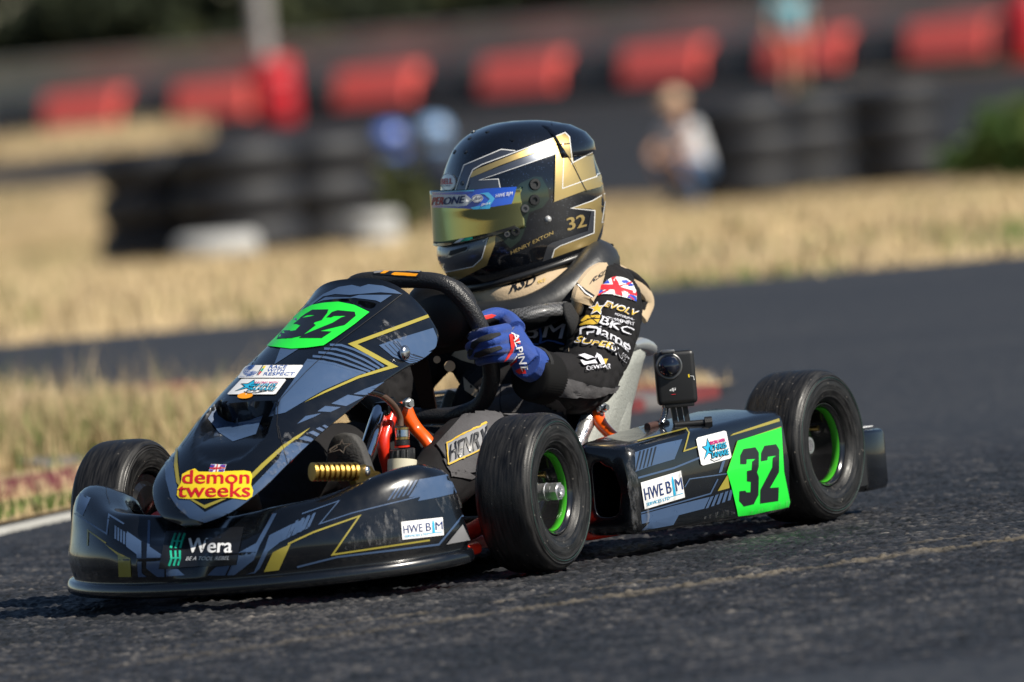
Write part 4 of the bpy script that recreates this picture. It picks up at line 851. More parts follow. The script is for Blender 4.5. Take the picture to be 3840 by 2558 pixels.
rows = [[Vector(q) for q in r] for r in zip(*[crs([r[j] for r in rows], 6) for j in range(5)])]
bm = bmesh.new(); loft(bm, rows); strap = bobj('chest_strap', bm, carbon, driver, 180); sm = strap.modifiers.new('thick', 'SOLIDIFY'); sm.thickness = .003
decal('strap_lettering', strap, bvh_of(strap), [([quad_text('RIBTEST', cF((508, 548)), cF((580, 490)), (3, -16), .01), quad_text('PROTECT', cF((505, 578)), cF((610, 540)), (3, -12), .01)], mat('print_green', (.03, .35, .12), .5))], base=.0012)
P = [at(*cF(p), y=yy) for p, yy in [((1070, 420), .166), ((1090, 500), .170), ((1120, 580), .172), ((1110, 640), .160)]]
bm = bmesh.new(); tube(bm, P, [.013, .02, .021, .02], 10, sub=3, ell=.3); bobj('side_strap', bm, mat('webbing', (.01, .01, .011), .85, bump=.8, bscale=300), driver, 180)
# ================================================================== HELMET
hf = Vector((.788, -.616, 0)); hl = Vector((.616, .788, 0)); hu = Vector((0, 0, 1)); HO = at(1950, 735, y=.0)
HO = CP + ray(1950, 735) * ((Vector((.205, 0, .58)) - CP).dot(CF) / ray(1950, 735).dot(CF))
def HL(a, b, c): return HO + hf * a + hl * b + hu * c
ring_h = [(.1262, .004, .004, .004), (.1245, .028, .036, .034), (.119, .052, .068, .058), (.108, .078, .101, .081), (.092, .098, .119, .096), (.075, .110, .127, .105), (.05, .122, .130, .1135), (.02, .131, .138, .119), (-.01, .136, .1415, .120), (-.04, .139, .139, .119), (-.06, .142, .135, .1175), (-.072, .1455, .132, .1165), (-.080, .1480, .129, .115), (-.095, .1478, .122, .111), (-.115, .139, .110, .104), (-.135, .122, .098, .094), (-.152, .100, .088, .083), (-.165, .085, .08, .075)]
def hring(row, th, off=0):
    c, af, ab, b = row; e = 2.25; ca, sa = math.cos(th), math.sin(th); A = af if ca >= 0 else ab
    r = (abs(ca / (A + off)) ** e + abs(sa / (b + off)) ** e) ** (-1 / e)
    return HL(ca * r, sa * r, c)
rh = crs(ring_h, 6); NT = 96
bm = bmesh.new(); loft(bm, [[hring(r, 2 * math.pi * k / NT) for k in range(NT)] for r in rh], True); 
n_ = (hu * .14 - hf * -.031).normalized()
bm.faces.ensure_lookup_table()
pc = HL(.12, 0, -.147); pn = (hu + hf * .222).normalized()
bmesh.ops.bisect_plane(bm, geom=bm.verts[:] + bm.edges[:] + bm.faces[:], plane_co=pc, plane_no=-pn, clear_outer=True)
shell_m = mat('helmet_black', (.004, .005, .008), .12, coat=1.0, coat_r=.03)
def flake(m, sc=700, amt=.9):
    t = m.node_tree; b = t.nodes['Principled BSDF']; L = t.links; tc = t.nodes.new('ShaderNodeTexCoord'); v = t.nodes.new('ShaderNodeTexVoronoi'); v.inputs['Scale'].default_value = sc
    gt = t.nodes.new('ShaderNodeMath'); gt.operation = 'GREATER_THAN'; gt.inputs[1].default_value = amt; sx = t.nodes.new('ShaderNodeSeparateColor'); L.new(tc.outputs['Object'], v.inputs['Vector']); L.new(v.outputs['Color'], sx.inputs[0]); L.new(sx.outputs[0], gt.inputs[0])
    L.new(gt.outputs[0], b.inputs['Metallic']); mx = t.nodes.new('ShaderNodeMix'); mx.data_type = 'RGBA'; mx.inputs['A'].default_value = b.inputs['Base Color'].default_value; mx.inputs['B'].default_value = (.5, .55, .65, 1); L.new(gt.outputs[0], mx.inputs['Factor']); L.new(mx.outputs['Result'], b.inputs['Base Color'])
flake(shell_m, 1500, .992)
helmet = bobj('helmet', bm, shell_m, driver, 180); hB = bvh_of(helmet)
# bottom trim
edge_pts = []
for k in range(NT):
    th = 2 * math.pi * k / NT
    for i in range(len(rh) - 1):
        p0 = hring(rh[i], th); p1 = hring(rh[i + 1], th); d0 = (p0 - pc).dot(pn); d1 = (p1 - pc).dot(pn)
        if d0 >= 0 > d1: edge_pts.append(p0 + (p1 - p0) * (d0 / (d0 - d1))); break
bm = bmesh.new(); tube(bm, edge_pts, .0065, 10, closed=True); bobj('helmet_trim', bm, mat('trim_black', (.012, .012, .013), .35), helmet, 180)
bm = bmesh.new(); bm.faces.new([bm.verts.new(p + pn * .012) for p in edge_pts]); bobj('helmet_lining', bm, mat('lining', (.012, .012, .013), .95), helmet, 180)
gold = mat('helmet_gold', (.62, .45, .17), .4, metal=.75, coat=.9, coat_r=.03); silver = mat('helmet_silver', (.13, .14, .165), .3, metal=.8, coat=.9, coat_r=.03); 
hw = mat('helmet_white', (.75, .75, .74), .3, coat=.9, coat_r=.03); glow_grey = mat('helmet_fade', (.12, .16, .2), .3, coat=.9, coat_r=.03)
hblk = mat('helmet_jet', (.004, .005, .007), .15, coat=1, coat_r=.03)
decal('helmet_paint', helmet, hB, [
    ([cE((330, 700), (340, 620), (400, 462), (690, 338), (800, 348), (725, 385), (492, 482), (402, 700)),
      cE((425, 700), (432, 640), (462, 552), (1115, 304), (1120, 362), (650, 540), (522, 577), (665, 568), (682, 640), (684, 700)),
      cE((165, 1085), (600, 1005), (585, 1030), (535, 1185), (470, 1250), (230, 1300), (180, 1220)),
      cE((1012, 1215), (1050, 1090), (1090, 1065), (1365, 975), (1392, 825), (1240, 798), (1420, 812), (1412, 990), (1385, 1010), (1150, 1090), (1110, 1120), (1080, 1190))], silver),
    ([cE((448, 560), (460, 515), (500, 490), (1105, 247), (1190, 208), (1222, 245), (1255, 440), (1240, 450), (1118, 290), (1116, 302), (690, 458)),
      cE((1112, 370), (1120, 300), (1150, 345), (1180, 360), (1255, 440), (1350, 655), (1098, 750)), cE((1258, 438), (1402, 362), (1432, 550), (1495, 520), (1500, 620), (1345, 660)),
      cE((1235, 797), (1400, 738), (1508, 675), (1512, 800), (1490, 910), (1430, 1065), (1080, 1190), (1110, 1120), (1150, 1090), (1385, 1010), (1412, 990), (1420, 812), (1385, 800)),
      cE((600, 1015), (645, 1003), (640, 1080), (575, 1245), (330, 1370), (215, 1318), (180, 1260), (230, 1300), (470, 1250), (535, 1185), (590, 1040))], gold),
    ([*stroke(cE((330, 668), (345, 615), (400, 460), (690, 337), (800, 348)), 3.2), *stroke(cE((402, 690), (440, 560), (470, 495), (540, 455), (1105, 245), (1190, 207), (1222, 240), (1245, 445), (1235, 452)), 3.2),
      *stroke(cE((682, 640), (668, 568), (520, 577), (1178, 350), (1168, 642), (1355, 575), (1432, 550), (1440, 530), (1500, 510)), 3.2), *stroke(cE((1248, 440), (1402, 358)), 3),
      *stroke(cE((1508, 675), (1400, 738), (1235, 797), (1420, 815), (1412, 990), (1150, 1090), (1105, 1120), (1085, 1185)), 3.2), *stroke(cE((545, 1060), (585, 1028), (538, 1188), (470, 1252), (235, 1300)), 3.4), *stroke(cE((235, 1300), (185, 1250)), 3), *stroke(cE((1500, 740), (1475, 910), (1488, 905)), 3)], hw),
    ([*stroke(cE((1100, 745), (1112, 375)), 2.5), *stroke(cE((1080, 128), (1112, 190), (1110, 235), (1240, 440), (1340, 640), (1362, 668)), 3)], hblk)], base=.0006, step=.0003, g=18)
decal('helmet_number', helmet, hB, [([quad_text('32', cE((1212, 972)), cE((1352, 938)), (-6, -46), .06, 0)], gold)], base=.001, g=14)
decal('helmet_lettering', helmet, hB, [([quad_text('HENRY EXTON', cE((766, 1160)), cE((1096, 1000)), (-2, -13), .05, .0)], gold), ], base=.001, g=14)
decal('helmet_badge', helmet, hB, [([ellipse(cE((278, 592)), 30, 33)], hw), (stroke(ellipse(cE((278, 592)), 28, 31), 1.5, True), vinyl_navy), ([quad_text('BELL', cE((226, 612)), cE((312, 606)), (0, -21), .06)], vinyl_red), ([quad_text('HELMETS', cE((228, 628)), cE((300, 626)), (0, -5), .05)], vinyl_navy)], base=.0014, g=12)
# chin vent, rear spoiler edge, screws
decal('chin_vent', helmet, hB, [([cE((262, 1190), (285, 1125), (430, 1090), (440, 1105), (425, 1130), (300, 1180))], silver), ([cE((282, 1165), (298, 1130), (425, 1098), (428, 1112), (410, 1130), (300, 1168))], seam_line)], base=.0016)
for p in [(628, 132), (580, 197), (470, 200), (440, 248), (322, 355), (408, 355), (776, 260), (384, 602)]:
    d = ray(*cE(p)); loc, nor, i_, ds = hB.ray_cast(CP, d)
    if loc is None: continue
    bm = bmesh.new(); tube(bm, [loc - nor * .002, loc + nor * .0018], [.0048, .0038], 14); bobj('vent_plug', bm, hblk, helmet, 40)
loc, nor, i_, ds = hB.ray_cast(CP, ray(*cE((1055, 884)))); bm = bmesh.new(); ball(bm, loc, .0062, 14, 8); bobj('side_button', bm, mat('button_pearl', (.5, .5, .5), .25, metal=.4), helmet, 180)
bm = bmesh.new(); sp = [hring(r, th, .007) for r in [(.112, .06, .098, .07)] for th in [math.radians(a) for a in range(112, 250, 6)]]
rows = []
for c, k0 in ((.124, -.022), (.121, -.008), (.112, .000), (.098, .002), (.080, .003), (.066, .001), (.060, -.002)):
    rr = rh[int(np.argmin([abs(r[0] - c) for r in rh]))]; rows.append([hring(rr, math.radians(a), k0 + .004) for a in np.linspace(108, 252, 30)])
loft(bm, rows); spo = bobj('rear_spoiler', bm, shell_m, helmet, 180); sm = spo.modifiers.new('thick', 'SOLIDIFY'); sm.thickness = .003; sm.offset = -1
spB = bvh_of(spo)
decal('spoiler_paint', spo, spB, [([cE((1118, 235), (1190, 208), (1222, 245), (1255, 440), (1238, 430))], gold), ([*stroke(cE((1118, 233), (1190, 207), (1222, 240), (1245, 445)), 3.2)], hw)], base=.0008)
decal('spoiler_paint', spo, spB, [([cE((1258, 438), (1402, 362), (1432, 550), (1300, 560))], gold), ([*stroke(cE((1248, 440), (1402, 358)), 3)], hw)], base=.0008)
# visor
def vis_m():
    m = mat('visor_gold', (.44, .47, .17), .03, metal=1.0); t = m.node_tree; b = t.nodes['Principled BSDF']; lw = t.nodes.new('ShaderNodeLayerWeight'); lw.inputs['Blend'].default_value = .45
    cr = t.nodes.new('ShaderNodeValToRGB'); e = cr.color_ramp.elements; e[0].position = .12; e[0].color = (.42, .43, .20, 1); e[1].position = .66; e[1].color = (.04, .18, .22, 1); q = e.new(.36); q.color = (.20, .31, .20, 1)
    t.links.new(lw.outputs['Facing'], cr.inputs[0]); t.links.new(cr.outputs[0], b.inputs['Base Color']); return m
rows = []; A0 = 70
for k in range(13):
    t = k / 12; r = []
    for j in range(61):
        th = math.radians(-A0 + 2 * A0 * j / 60); ct = .023 - .004 * abs(th); cb = -.071 + .021 * (abs(th) / math.radians(A0)) ** 1.5; c = ct + (cb - ct) * t
        row = rh[int(np.argmin([abs(q[0] - c) for q in rh]))]; row = (c, float(np.interp(-c, [-q[0] for q in ring_h], [q[1] for q in ring_h])), float(np.interp(-c, [-q[0] for q in ring_h], [q[2] for q in ring_h])), float(np.interp(-c, [-q[0] for q in ring_h], [q[3] for q in ring_h])))
        row = (c, .1475 + .002 * t, row[2], max(row[3], .1195)); r.append(hring(row, th, .0035 - .0022 * (abs(th) / math.radians(A0)) ** 3))
    rows.append(r)
bm = bmesh.new(); loft(bm, rows); visor = bobj('visor', bm, vis_m(), helmet, 180); sm = visor.modifiers.new('thick', 'SOLIDIFY'); sm.thickness = .003; sm.offset = -1
vB = bvh_of(visor)
decal('visor_strip', visor, vB, [
    ([cE((150, 668), (480, 652), (815, 610), (785, 722), (770, 762), (630, 785), (480, 802), (150, 790))], mat('strip_blue', (.012, .09, .55), .12, coat=.8)),
    ([cE((150, 690), (415, 690), (470, 735), (420, 775), (350, 785), (150, 770))], vinyl_white), ([cE((520, 680), (590, 672), (640, 720), (600, 780), (555, 790), (570, 760), (600, 725), (560, 690)), cE((450, 790), (520, 778), (610, 780), (600, 800), (470, 806)), cE((150, 668), (480, 652), (480, 662), (150, 680))], mat('strip_cyan', (.06, .40, .72), .15, coat=.8)),
    ([quad_text('PER', cE((150, 772)), cE((240, 768)), (4, -29), .05, .15)], vinyl_red), ([quad_text('ONE', cE((243, 770)), cE((402, 756)), (4, -28), .06, .15)], vinyl_navy), ([ellipse(cE((506, 720)), 21, 15, rot=-.15), quad_text('HWE B|M', cE((645, 722)), cE((774, 700)), (2, -17), .02), quad_text('JKH', cE((532, 782)), cE((600, 770)), (2, -10), .06)], vinyl_white), ([*stroke(ellipse(cE((506, 720)), 18.5, 12.5, rot=-.15), 1.5, True), quad_text('Arai', cE((474, 736)), cE((540, 722)), (3, -12), .04, .3)], vinyl_navy)], base=.0008, g=14)
decal('visor_foot', visor, vB, [([cE((150, 1075), (330, 1065), (470, 1030), (800, 930), (800, 955), (640, 1010), (480, 1045), (300, 1085), (150, 1100))], hblk), ([cE((368, 1060), (410, 1028), (465, 1022), (468, 1034), (440, 1048))], vinyl_teal), ([cE((320, 1070), (370, 1035), (405, 1030), (365, 1062))], vinyl_white)], base=.0008)
decal('visor_plate', helmet, hB, [(stroke(cE((812, 640), (850, 596), (940, 546), (1004, 546), (1056, 640), (1068, 722), (1014, 796), (910, 838), (866, 1004), (832, 1062), (762, 1116), (700, 1062)), 9), hblk), ([cE((800, 640), (836, 604), (940, 552), (1000, 552), (1050, 640), (1062, 722), (1010, 790), (905, 830), (860, 1000), (830, 1055), (760, 1110), (690, 1040), (650, 1000), (790, 930))], mat('plate_smoke', (.035, .055, .045), .05, coat=1, metal=.6))], base=.002)
for p, r, m in [((948, 612), .0098, black_plastic), ((945, 732), .009, black_plastic), ((872, 800), .007, mat('screw_grey', (.12, .12, .125), .4, metal=.6)), ((800, 977), .0078, black_plastic), ((735, 1000), .005, mat('screw_grey', (.12, .12, .125), .4))]:
    loc, nor, i_, ds = hB.ray_cast(CP, ray(*cE(p))); bm = bmesh.new(); lathe(bm, [(-.002, r), (.005, r), (.0062, r * .9), (.0062, r * .5), (.0035, r * .45), (.0035, 0)], 24, 'z')
    M = nor.to_track_quat('Z', 'Y').to_matrix().to_4x4(); M.translation = loc; bmesh.ops.transform(bm, matrix=M, verts=bm.verts); bobj('visor_screw', bm, m, helmet, 35)
# ================================================================== GRAPHICS AND STICKERS ON THE KART
def L_(f, *polys): return [f(*p) for p in polys]
nB = bvh_of(panel)
fan = []
for k in range(5):
    fan += stroke(cG((755 - 48 * k, 772 + 32 * k), (850 - 45 * k, 775 + 34 * k), (960 - 42 * k, 812 + 30 * k), (1080 - 40 * k, 870 + 26 * k), (1205 - 38 * k, 955 + 14 * k)), 8.5)
fan2 = []
for k in range(4):
    fan2 += stroke(cG((1215 + 33 * k, 775 - 12 * k), (1290 + 30 * k, 850 - 10 * k), (1400 + 20 * k, 905 - 14 * k), (1520 + 12 * k, 925 - 12 * k)), 2.4)
decal('livery', panel, nB, [
    (L_(cG, ((560, 470), (600, 420), (700, 345), (830, 285), (940, 268), (1010, 284), (1080, 262), (1200, 275), (1300, 310), (1362, 345), (1280, 338), (1180, 330), (1000, 345), (920, 352), (800, 345), (700, 365), (640, 410)),
        ((635, 420), (720, 372), (900, 372), (925, 374), (1000, 352), (1275, 352), (1180, 415), (1140, 398), (960, 376), (800, 382), (700, 398)),
        ((330, 1232), (440, 1080), (560, 898), (700, 902), (850, 942), (1030, 1012), (850, 1085), (700, 1152), (530, 1250), (380, 1340), (240, 1372), (295, 1250)),
        ((340, 800), (490, 806), (290, 935)),
        ((480, 1435), (550, 1370), (680, 1345), (632, 1372), (560, 1402)), ((650, 1330), (715, 1285), (845, 1295), (760, 1335)), ((765, 1265), (905, 1190), (1035, 1210), (890, 1285)), ((950, 1185), (1050, 1140), (1262, 1062), (1150, 1140), (1080, 1195)),
        ((690, 1452), (712, 1442), (768, 1475), (742, 1484)), ((635, 1475), (668, 1462), (740, 1500), (706, 1514)), ((572, 1508), (612, 1492), (700, 1535), (668, 1556)))
     + L_(cA, ((1095, 1215), (1150, 1130), (1170, 1190), (1230, 1235), (1300, 1248), (1400, 1225), (1500, 1190), (1450, 1330), (1280, 1385), (1180, 1320)), ((1440, 745), (1478, 692), (1500, 700), (1468, 748)), ((1412, 785), (1440, 750), (1465, 756), (1440, 792)), ((1385, 830), (1410, 795), (1432, 800), (1410, 835)), ((920, 1310), (985, 1200), (1095, 1085), (1060, 1180), (975, 1290)))
     + L_(cB, ((2015, 105), (2068, 78), (2178, 112), (2150, 142)), ((1890, 330 - 170), (2000, 132), (2132, 152), (1935, 325), (1720, 540), (1600, 668), (1500, 742), (1400, 790), (1230, 808), (1100, 768), (1000, 680), (940, 590), (900, 440), (892, 300), (930, 200), (960, 190), (975, 400), (1000, 520), (1110, 622), (1230, 718), (1360, 650), (1560, 570), (1700, 430), (1850, 270))), vinyl_slate),
    (fan + L_(cG, ((1165, 775), (1300, 725), (1500, 665), (1620, 628), (1650, 700), (1664, 800), (1640, 898), (1560, 930), (1420, 925), (1280, 870))), vinyl_slate),
    (fan2 + stroke(cG((1280, 735), (1350, 795)), 2.4) + stroke(cG((1450, 850), (1610, 905)), 2.4), vinyl_black),
    (L_(cG, ((905, 765), (1572, 517), (1586, 541), (985, 768), (1325, 955), (1000, 1052), (700, 1182), (535, 1258), (700, 1165), (990, 1033), (1245, 952)), ((430, 1566), (585, 1470), (480, 1566)))
     + L_(cB, ((2112, 14), (1880, 160), (1700, 320), (1620, 400), (1600, 470), (1740, 330), (1900, 180)), ((1130, 612), (1225, 662), (1370, 608), (1410, 608), (1232, 690), (1100, 612)), ((985, 180), (972, 330), (992, 470), (1030, 520), (1012, 400), (1002, 300), (1002, 170))), vinyl_gold),
    (stroke(cG((1362, 345), (1200, 470), (800, 770), (560, 995), (340, 1230), (318, 1300), (310, 1450), (328, 1560)), 2.2) + stroke(cB((1845, 0), (1870, 120), (1925, 325)), 1.8) + stroke(cA((1830, 372), (1420, 770), (1250, 935), (1105, 1105), (1060, 1180), (990, 1290), (900, 1420)), 1.8), seam_line)], base=.0007, step=.0002)
thirty = [cG((315, 725), (345, 672), (372, 655), (428, 655), (425, 663), (470, 655), (512, 612), (455, 600), (512, 552), (590, 540), (640, 527), (572, 527), (520, 552), (508, 550), (560, 512), (612, 482), (746, 480), (735, 512), (690, 570), (632, 588), (622, 600), (640, 612), (525, 702), (440, 720)),
          cG((728, 548), (775, 502), (822, 487), (965, 500), (972, 535), (880, 612), (672, 662), (772, 666), (688, 722), (496, 720), (545, 688), (780, 592), (850, 548), (892, 535), (795, 536), (765, 548))]
decal('number_plate', panel, nB, [(L_(cG, ((215, 782), (330, 655), (420, 562), (520, 485), (610, 440), (720, 420), (830, 414), (960, 440), (1085, 500), (960, 602), (830, 695), (702, 780), (560, 800), (430, 808))), vinyl_green), (thirty, vinyl_black)], base=.0018)
def arcs(c, r): return sum([stroke(ellipse(c, r * k, r * .62 * k, 24, -.35)[3:22], 2.2) for k in (1, .78, .56, .34)], [])
decal('sticker', panel, nB, [(L_(cA, ((1372, 836), (1405, 829), (1790, 828), (1797, 833), (1737, 917), (1725, 921), (1325, 922), (1322, 915))), vinyl_white),
    (arcs(cA((1420, 868)), 28) + [quad_text('RACE', cA((1548, 853)), cA((1672, 853)), (6, -11), .03), quad_text('WITH', cA((1530, 879)), cA((1656, 879)), (6, -11), .03), quad_text('RESPECT', cA((1506, 906)), cA((1728, 906)), (6, -11.5), .03), quad_text('motorsport uk', cA((1336, 917)), cA((1435, 915)), (3, -4), .03)], mat('print_blue', (.015, .09, .36), .4)),
    (L_(cA, ((1512, 836), (1528, 836), (1515, 857), (1500, 857))), vinyl_yellow), (L_(cA, ((1500, 857), (1515, 857), (1500, 880), (1486, 880))), vinyl_teal), (L_(cA, ((1486, 880), (1500, 880), (1478, 902), (1470, 902))), vinyl_red), (L_(cA, ((1505, 836), (1512, 836), (1470, 902), (1464, 902))), vinyl_black)], base=.0018, label='white oblong sticker with blue lettering')
def team(f, o, dx, dy, nm, par, bv, base, lab):
    """star sticker: o is the white shape, (dx, dy) the pixel axes of its print, origin = lower left"""
    O = Vector(o); X = Vector(dx); Y = Vector(dy)
    def m(*p): return [tuple(O + X * a + Y * b) for a, b in p]
    st = m((.10, .18), (.24, .48), (.12, .66), (.26, .66), (.34, .92), (.40, .66), (.52, .62), (.42, .46), (.46, .24), (.30, .38))
    t = lambda s, a, b, c, d, h, bold=.06: quad_text(s, m((a, b))[0], m((c, d))[0], tuple(Y * h), bold, .15)
    return [([st], vinyl_cyan), (stroke(st, 2, True) + stroke(m((.30, .14), (.42, .04), (.6, .06), (.78, .18)), 2.5), vinyl_black), ([t('RACING WITH', .40, .66, .90, .66, .13)], vinyl_magenta), ([t('CHRIS', .34, .42, .92, .42, .22, .1), t('LAMARE', .36, .16, .96, .16, .22, .1)], vinyl_black), ([t('CHRIS', .345, .435, .91, .435, .2, .02), t('LAMARE', .365, .175, .95, .175, .2, .02)], vinyl_cyan)]
a0 = Vector(cA((1255, 1040)))
decal('sticker', panel, nB, [(L_(cA, ((1345, 932), (1360, 929), (1665, 930), (1672, 938), (1598, 1038), (1585, 1043), (1250, 1043), (1244, 1038))), vinyl_white)] + team(cA, a0, Vector(cA((1590, 1040))) - a0, Vector(cA((1335, 930))) - a0, '', None, None, 0, ''), base=.0018, label='white sticker with a cyan star')
decal('sticker', panel, nB, [([ellipse(cA((1373, 1052)), 29, 11, rot=-.1)], vinyl_orange)], base=.0018, label='round orange scrutineering dot')
decal('sticker', panel, nB, [(L_(cB, ((1280, 325), (1412, 325), (1392, 388), (1264, 388))), vinyl_white), (L_(cB, ((1282, 328), (1320, 328), (1308, 348), (1276, 350)), ((1365, 328), (1408, 328), (1402, 348), (1358, 346)), ((1272, 368), (1305, 366), (1298, 386), (1268, 386)), ((1352, 366), (1396, 366), (1390, 386), (1345, 386))), mat('flag_blue', (.01, .05, .40), .6)), (stroke(cB((1272, 358), (1402, 356)), 4) + stroke(cB((1340, 326), (1328, 387)), 4) + stroke(cB((1285, 330), (1388, 384)), 1.6) + stroke(cB((1405, 330), (1270, 384)), 1.6), vinyl_red)], base=.0018, label='small union flag sticker')
decal('sticker', panel, nB, [(L_(cB, ((998, 580), (1003, 525), (1030, 480), (1042, 405), (1090, 378), (1148, 358), (1180, 384), (1280, 386), (1560, 375), (1612, 384), (1628, 420), (1616, 492), (1634, 540), (1625, 590), (1580, 618), (1430, 600), (1100, 612), (1020, 606))), vinyl_yellow),
    ([quad_text('demon', cB((1045, 486)), cB((1600, 486)), (2, -50), .045), quad_text('tweeks', cB((1006, 598)), cB((1606, 595)), (2, -51), .045)], vinyl_red)], base=.0018, label='yellow sticker with rounded red lettering')
# ---- bumper
bB = bvh_of(bumper); bars = []
for k in range(5): bars.append(cB((1962 + 42 * k, 822 - 20 * k), (1992 + 42 * k, 808 - 20 * k), (1942 + 42 * k, 928 - 22 * k), (1912 + 42 * k, 945 - 22 * k)))
for k in range(6): bars.append(cC((850 + 34 * k, 712 - 9 * k), (866 + 34 * k, 706 - 9 * k), (946 + 30 * k, 588 - 6 * k), (926 + 30 * k, 592 - 6 * k)))
for k in range(5): bars.append(cB((472 + 24 * k, 830 + 16 * k), (488 + 24 * k, 838 + 16 * k), (486 + 24 * k, 950 + 14 * k), (470 + 24 * k, 942 + 14 * k)))
for k in range(4): bars.append(cC((145 + 42 * k, 978 - 20 * k), (165 + 42 * k, 968 - 20 * k), (228 + 40 * k, 845 - 17 * k), (208 + 40 * k, 854 - 17 * k)))
decal('livery', bumper, bB, [
    (bars[:5] + bars[5:11] + bars[16:] + L_(cB, ((750, 785), (770, 790), (766, 1010), (868, 1080), (846, 1196), (890, 1196), (890, 1262), (830, 1262), (738, 1190)), ((905, 1196), (1000, 1195), (1060, 1250), (905, 1258)), ((1250, 1250), (1320, 1180), (1440, 1166), (1398, 1250)), ((1415, 1250), (1452, 1166), (1495, 1160), (1515, 1060), (1660, 980), (1800, 732), (1835, 730), (1690, 1000), (1640, 1120), (1480, 1245)), ((1575, 1238), (1640, 1222), (1735, 1020), (1770, 915), (1960, 820), (1910, 945), (1780, 1010), (1690, 1190), (1650, 1230)))
     + L_(cC, ((1000, 690), (1090, 560), (1200, 540), (1305, 520), (1362, 600), (1366, 650), (1200, 690), (1068, 714), (1085, 680))) + stroke(cC((250, 805), (510, 714), (374, 876), (600, 800), (830, 742), (1085, 680)), 4.5) + stroke(cC((215, 1180), (500, 1108), (900, 1060), (1215, 1020), (1385, 815)), 7) + L_(cC, ((0, 640), (30, 640), (0, 700)), ((0, 1050), (170, 890), (120, 985), (0, 1080)))
     + L_(cB, ((575, 880), (695, 965), (700, 1230), (740, 1262), (670, 1262), (656, 1075), (570, 1010)), ((180, 560), (270, 600), (205, 750), (150, 710)), ((690, 620), (950, 598), (960, 640), (720, 655))) + bars[11:16] + stroke(cB((132, 728), (405, 902), (424, 742), (550, 818)), 6), vinyl_slate),
    (L_(cB, ((390, 985), (500, 1060), (605, 1110), (612, 1262), (508, 1262), (500, 1080), (410, 1005)), ((1725, 1220), (1800, 1055), (1950, 985), (1850, 1205)), ((1755, 650), (1800, 610), (1915, 578), (1930, 584), (1820, 612))) + stroke(cB((245, 1000), (248, 872), (400, 980)), 5) + stroke(cC((150, 1018), (330, 935), (655, 820), (465, 1092), (800, 1042), (1150, 990)), 6.5), vinyl_gold),
    (stroke(cC((0, 745), (400, 690)), 1.2) + stroke(cB((395, 455), (400, 560), (430, 650)), 1.2), seam_line),
    (L_(cC, ((1265, 1020), (1380, 880), (1432, 990))), vinyl_grey)], base=.0008, step=.0002)
decal('sticker', bumper, bB, [(L_(cB, ((905, 885), (1560, 848), (1490, 1160), (845, 1196))), vinyl_black),
    ([quad_text('Wera', cB((1085, 1068)), cB((1455, 1068)), (4, -54), .045), quad_text('BE A TOOL REBEL', cB((1072, 1128)), cB((1435, 1116)), (2, -14), .02, .3)], vinyl_white),
    (sum([stroke(cB((985 + 38 * k, 905), (960 + 38 * k, 970), (945 + 38 * k, 1030)), 8) + stroke(cB((942 + 38 * k, 1050), (948 + 38 * k, 1110), (930 + 38 * k, 1170)), 8) for k in range(3)], []) + stroke(cB((955, 972), (1045, 972)), 5) + stroke(cB((950, 1105), (1030, 1105)), 5), vinyl_teal)], base=.002, label='black sticker with white and teal lettering')
def bim(f, O, X, Y):
    O, X, Y = Vector(O), Vector(X), Vector(Y)
    def m(*p): return [tuple(O + X * a + Y * b) for a, b in p]
    t = lambda s, a, c, b, h: quad_text(s, m((a, b))[0], m((c, b))[0], tuple(Y * h), .018)
    return [([m((0, 0), (1, 0), (1, 1), (0, 1))], vinyl_white), ([t('HWE', .04, .50, .32, .44), t('B', .58, .70, .32, .44), t('M', .81, .98, .32, .44)], vinyl_navy), ([m((.73, .2), (.735, .75), (.76, .93), (.785, .75), (.79, .2)), *stroke(m((.62, .18), (.96, .18)), 2), t('SERVICES LTD', .05, .62, .1, .12)], vinyl_cyan)]
O = Vector(cC((955, 986))); decal('sticker', bumper, bB, bim(cC, O, Vector(cC((1246, 954))) - O, Vector(cC((946, 862))) - O), base=.002, label='white sticker with navy lettering')
def scuff_mat():
    m = mat('scuff_marks', (.22, .22, .225), .55); t = m.node_tree; b = t.nodes['Principled BSDF']; L = t.links; tc = t.nodes.new('ShaderNodeTexCoord'); mp = t.nodes.new('ShaderNodeMapping'); mp.inputs['Scale'].default_value = (90, 90, 28)
    n = t.nodes.new('ShaderNodeTexNoise'); n.inputs['Scale'].default_value = 1; n.inputs['Detail'].default_value = 8; n.inputs['Roughness'].default_value = .75; L.new(tc.outputs['Object'], mp.inputs[0]); L.new(mp.outputs[0], n.inputs['Vector'])
    mr = t.nodes.new('ShaderNodeMapRange'); mr.inputs['From Min'].default_value = .5; mr.inputs['From Max'].default_value = .72; mr.inputs['To Max'].default_value = .6; L.new(n.outputs['Fac'], mr.inputs['Value']); L.new(mr.outputs[0], b.inputs['Alpha']); return m
scm = scuff_mat()
decal('scuff_marks', bumper, bB, [(L_(cC, ((540, 1060), (640, 900), (740, 820), (900, 770), (1060, 800), (960, 870), (950, 1000), (700, 1035))), scm)], base=.0024)
decal('scuff_marks', bumper, bB, [(L_(cC, ((1180, 700), (1360, 660), (1380, 760), (1240, 800))) + L_(cB, ((100, 950), (200, 1180), (420, 1250), (200, 1240), (130, 1120))), scm)], base=.0026)
decal('scuff_marks', panel, nB, [(L_(cB, ((1900, 60), (2150, 60), (1950, 320), (1700, 480)), ((920, 600), (1000, 640), (1120, 760), (1020, 720)))+L_(cG, ((1200, 560), (1400, 700), (1300, 820), (1100, 700))), scm)], base=.0032)
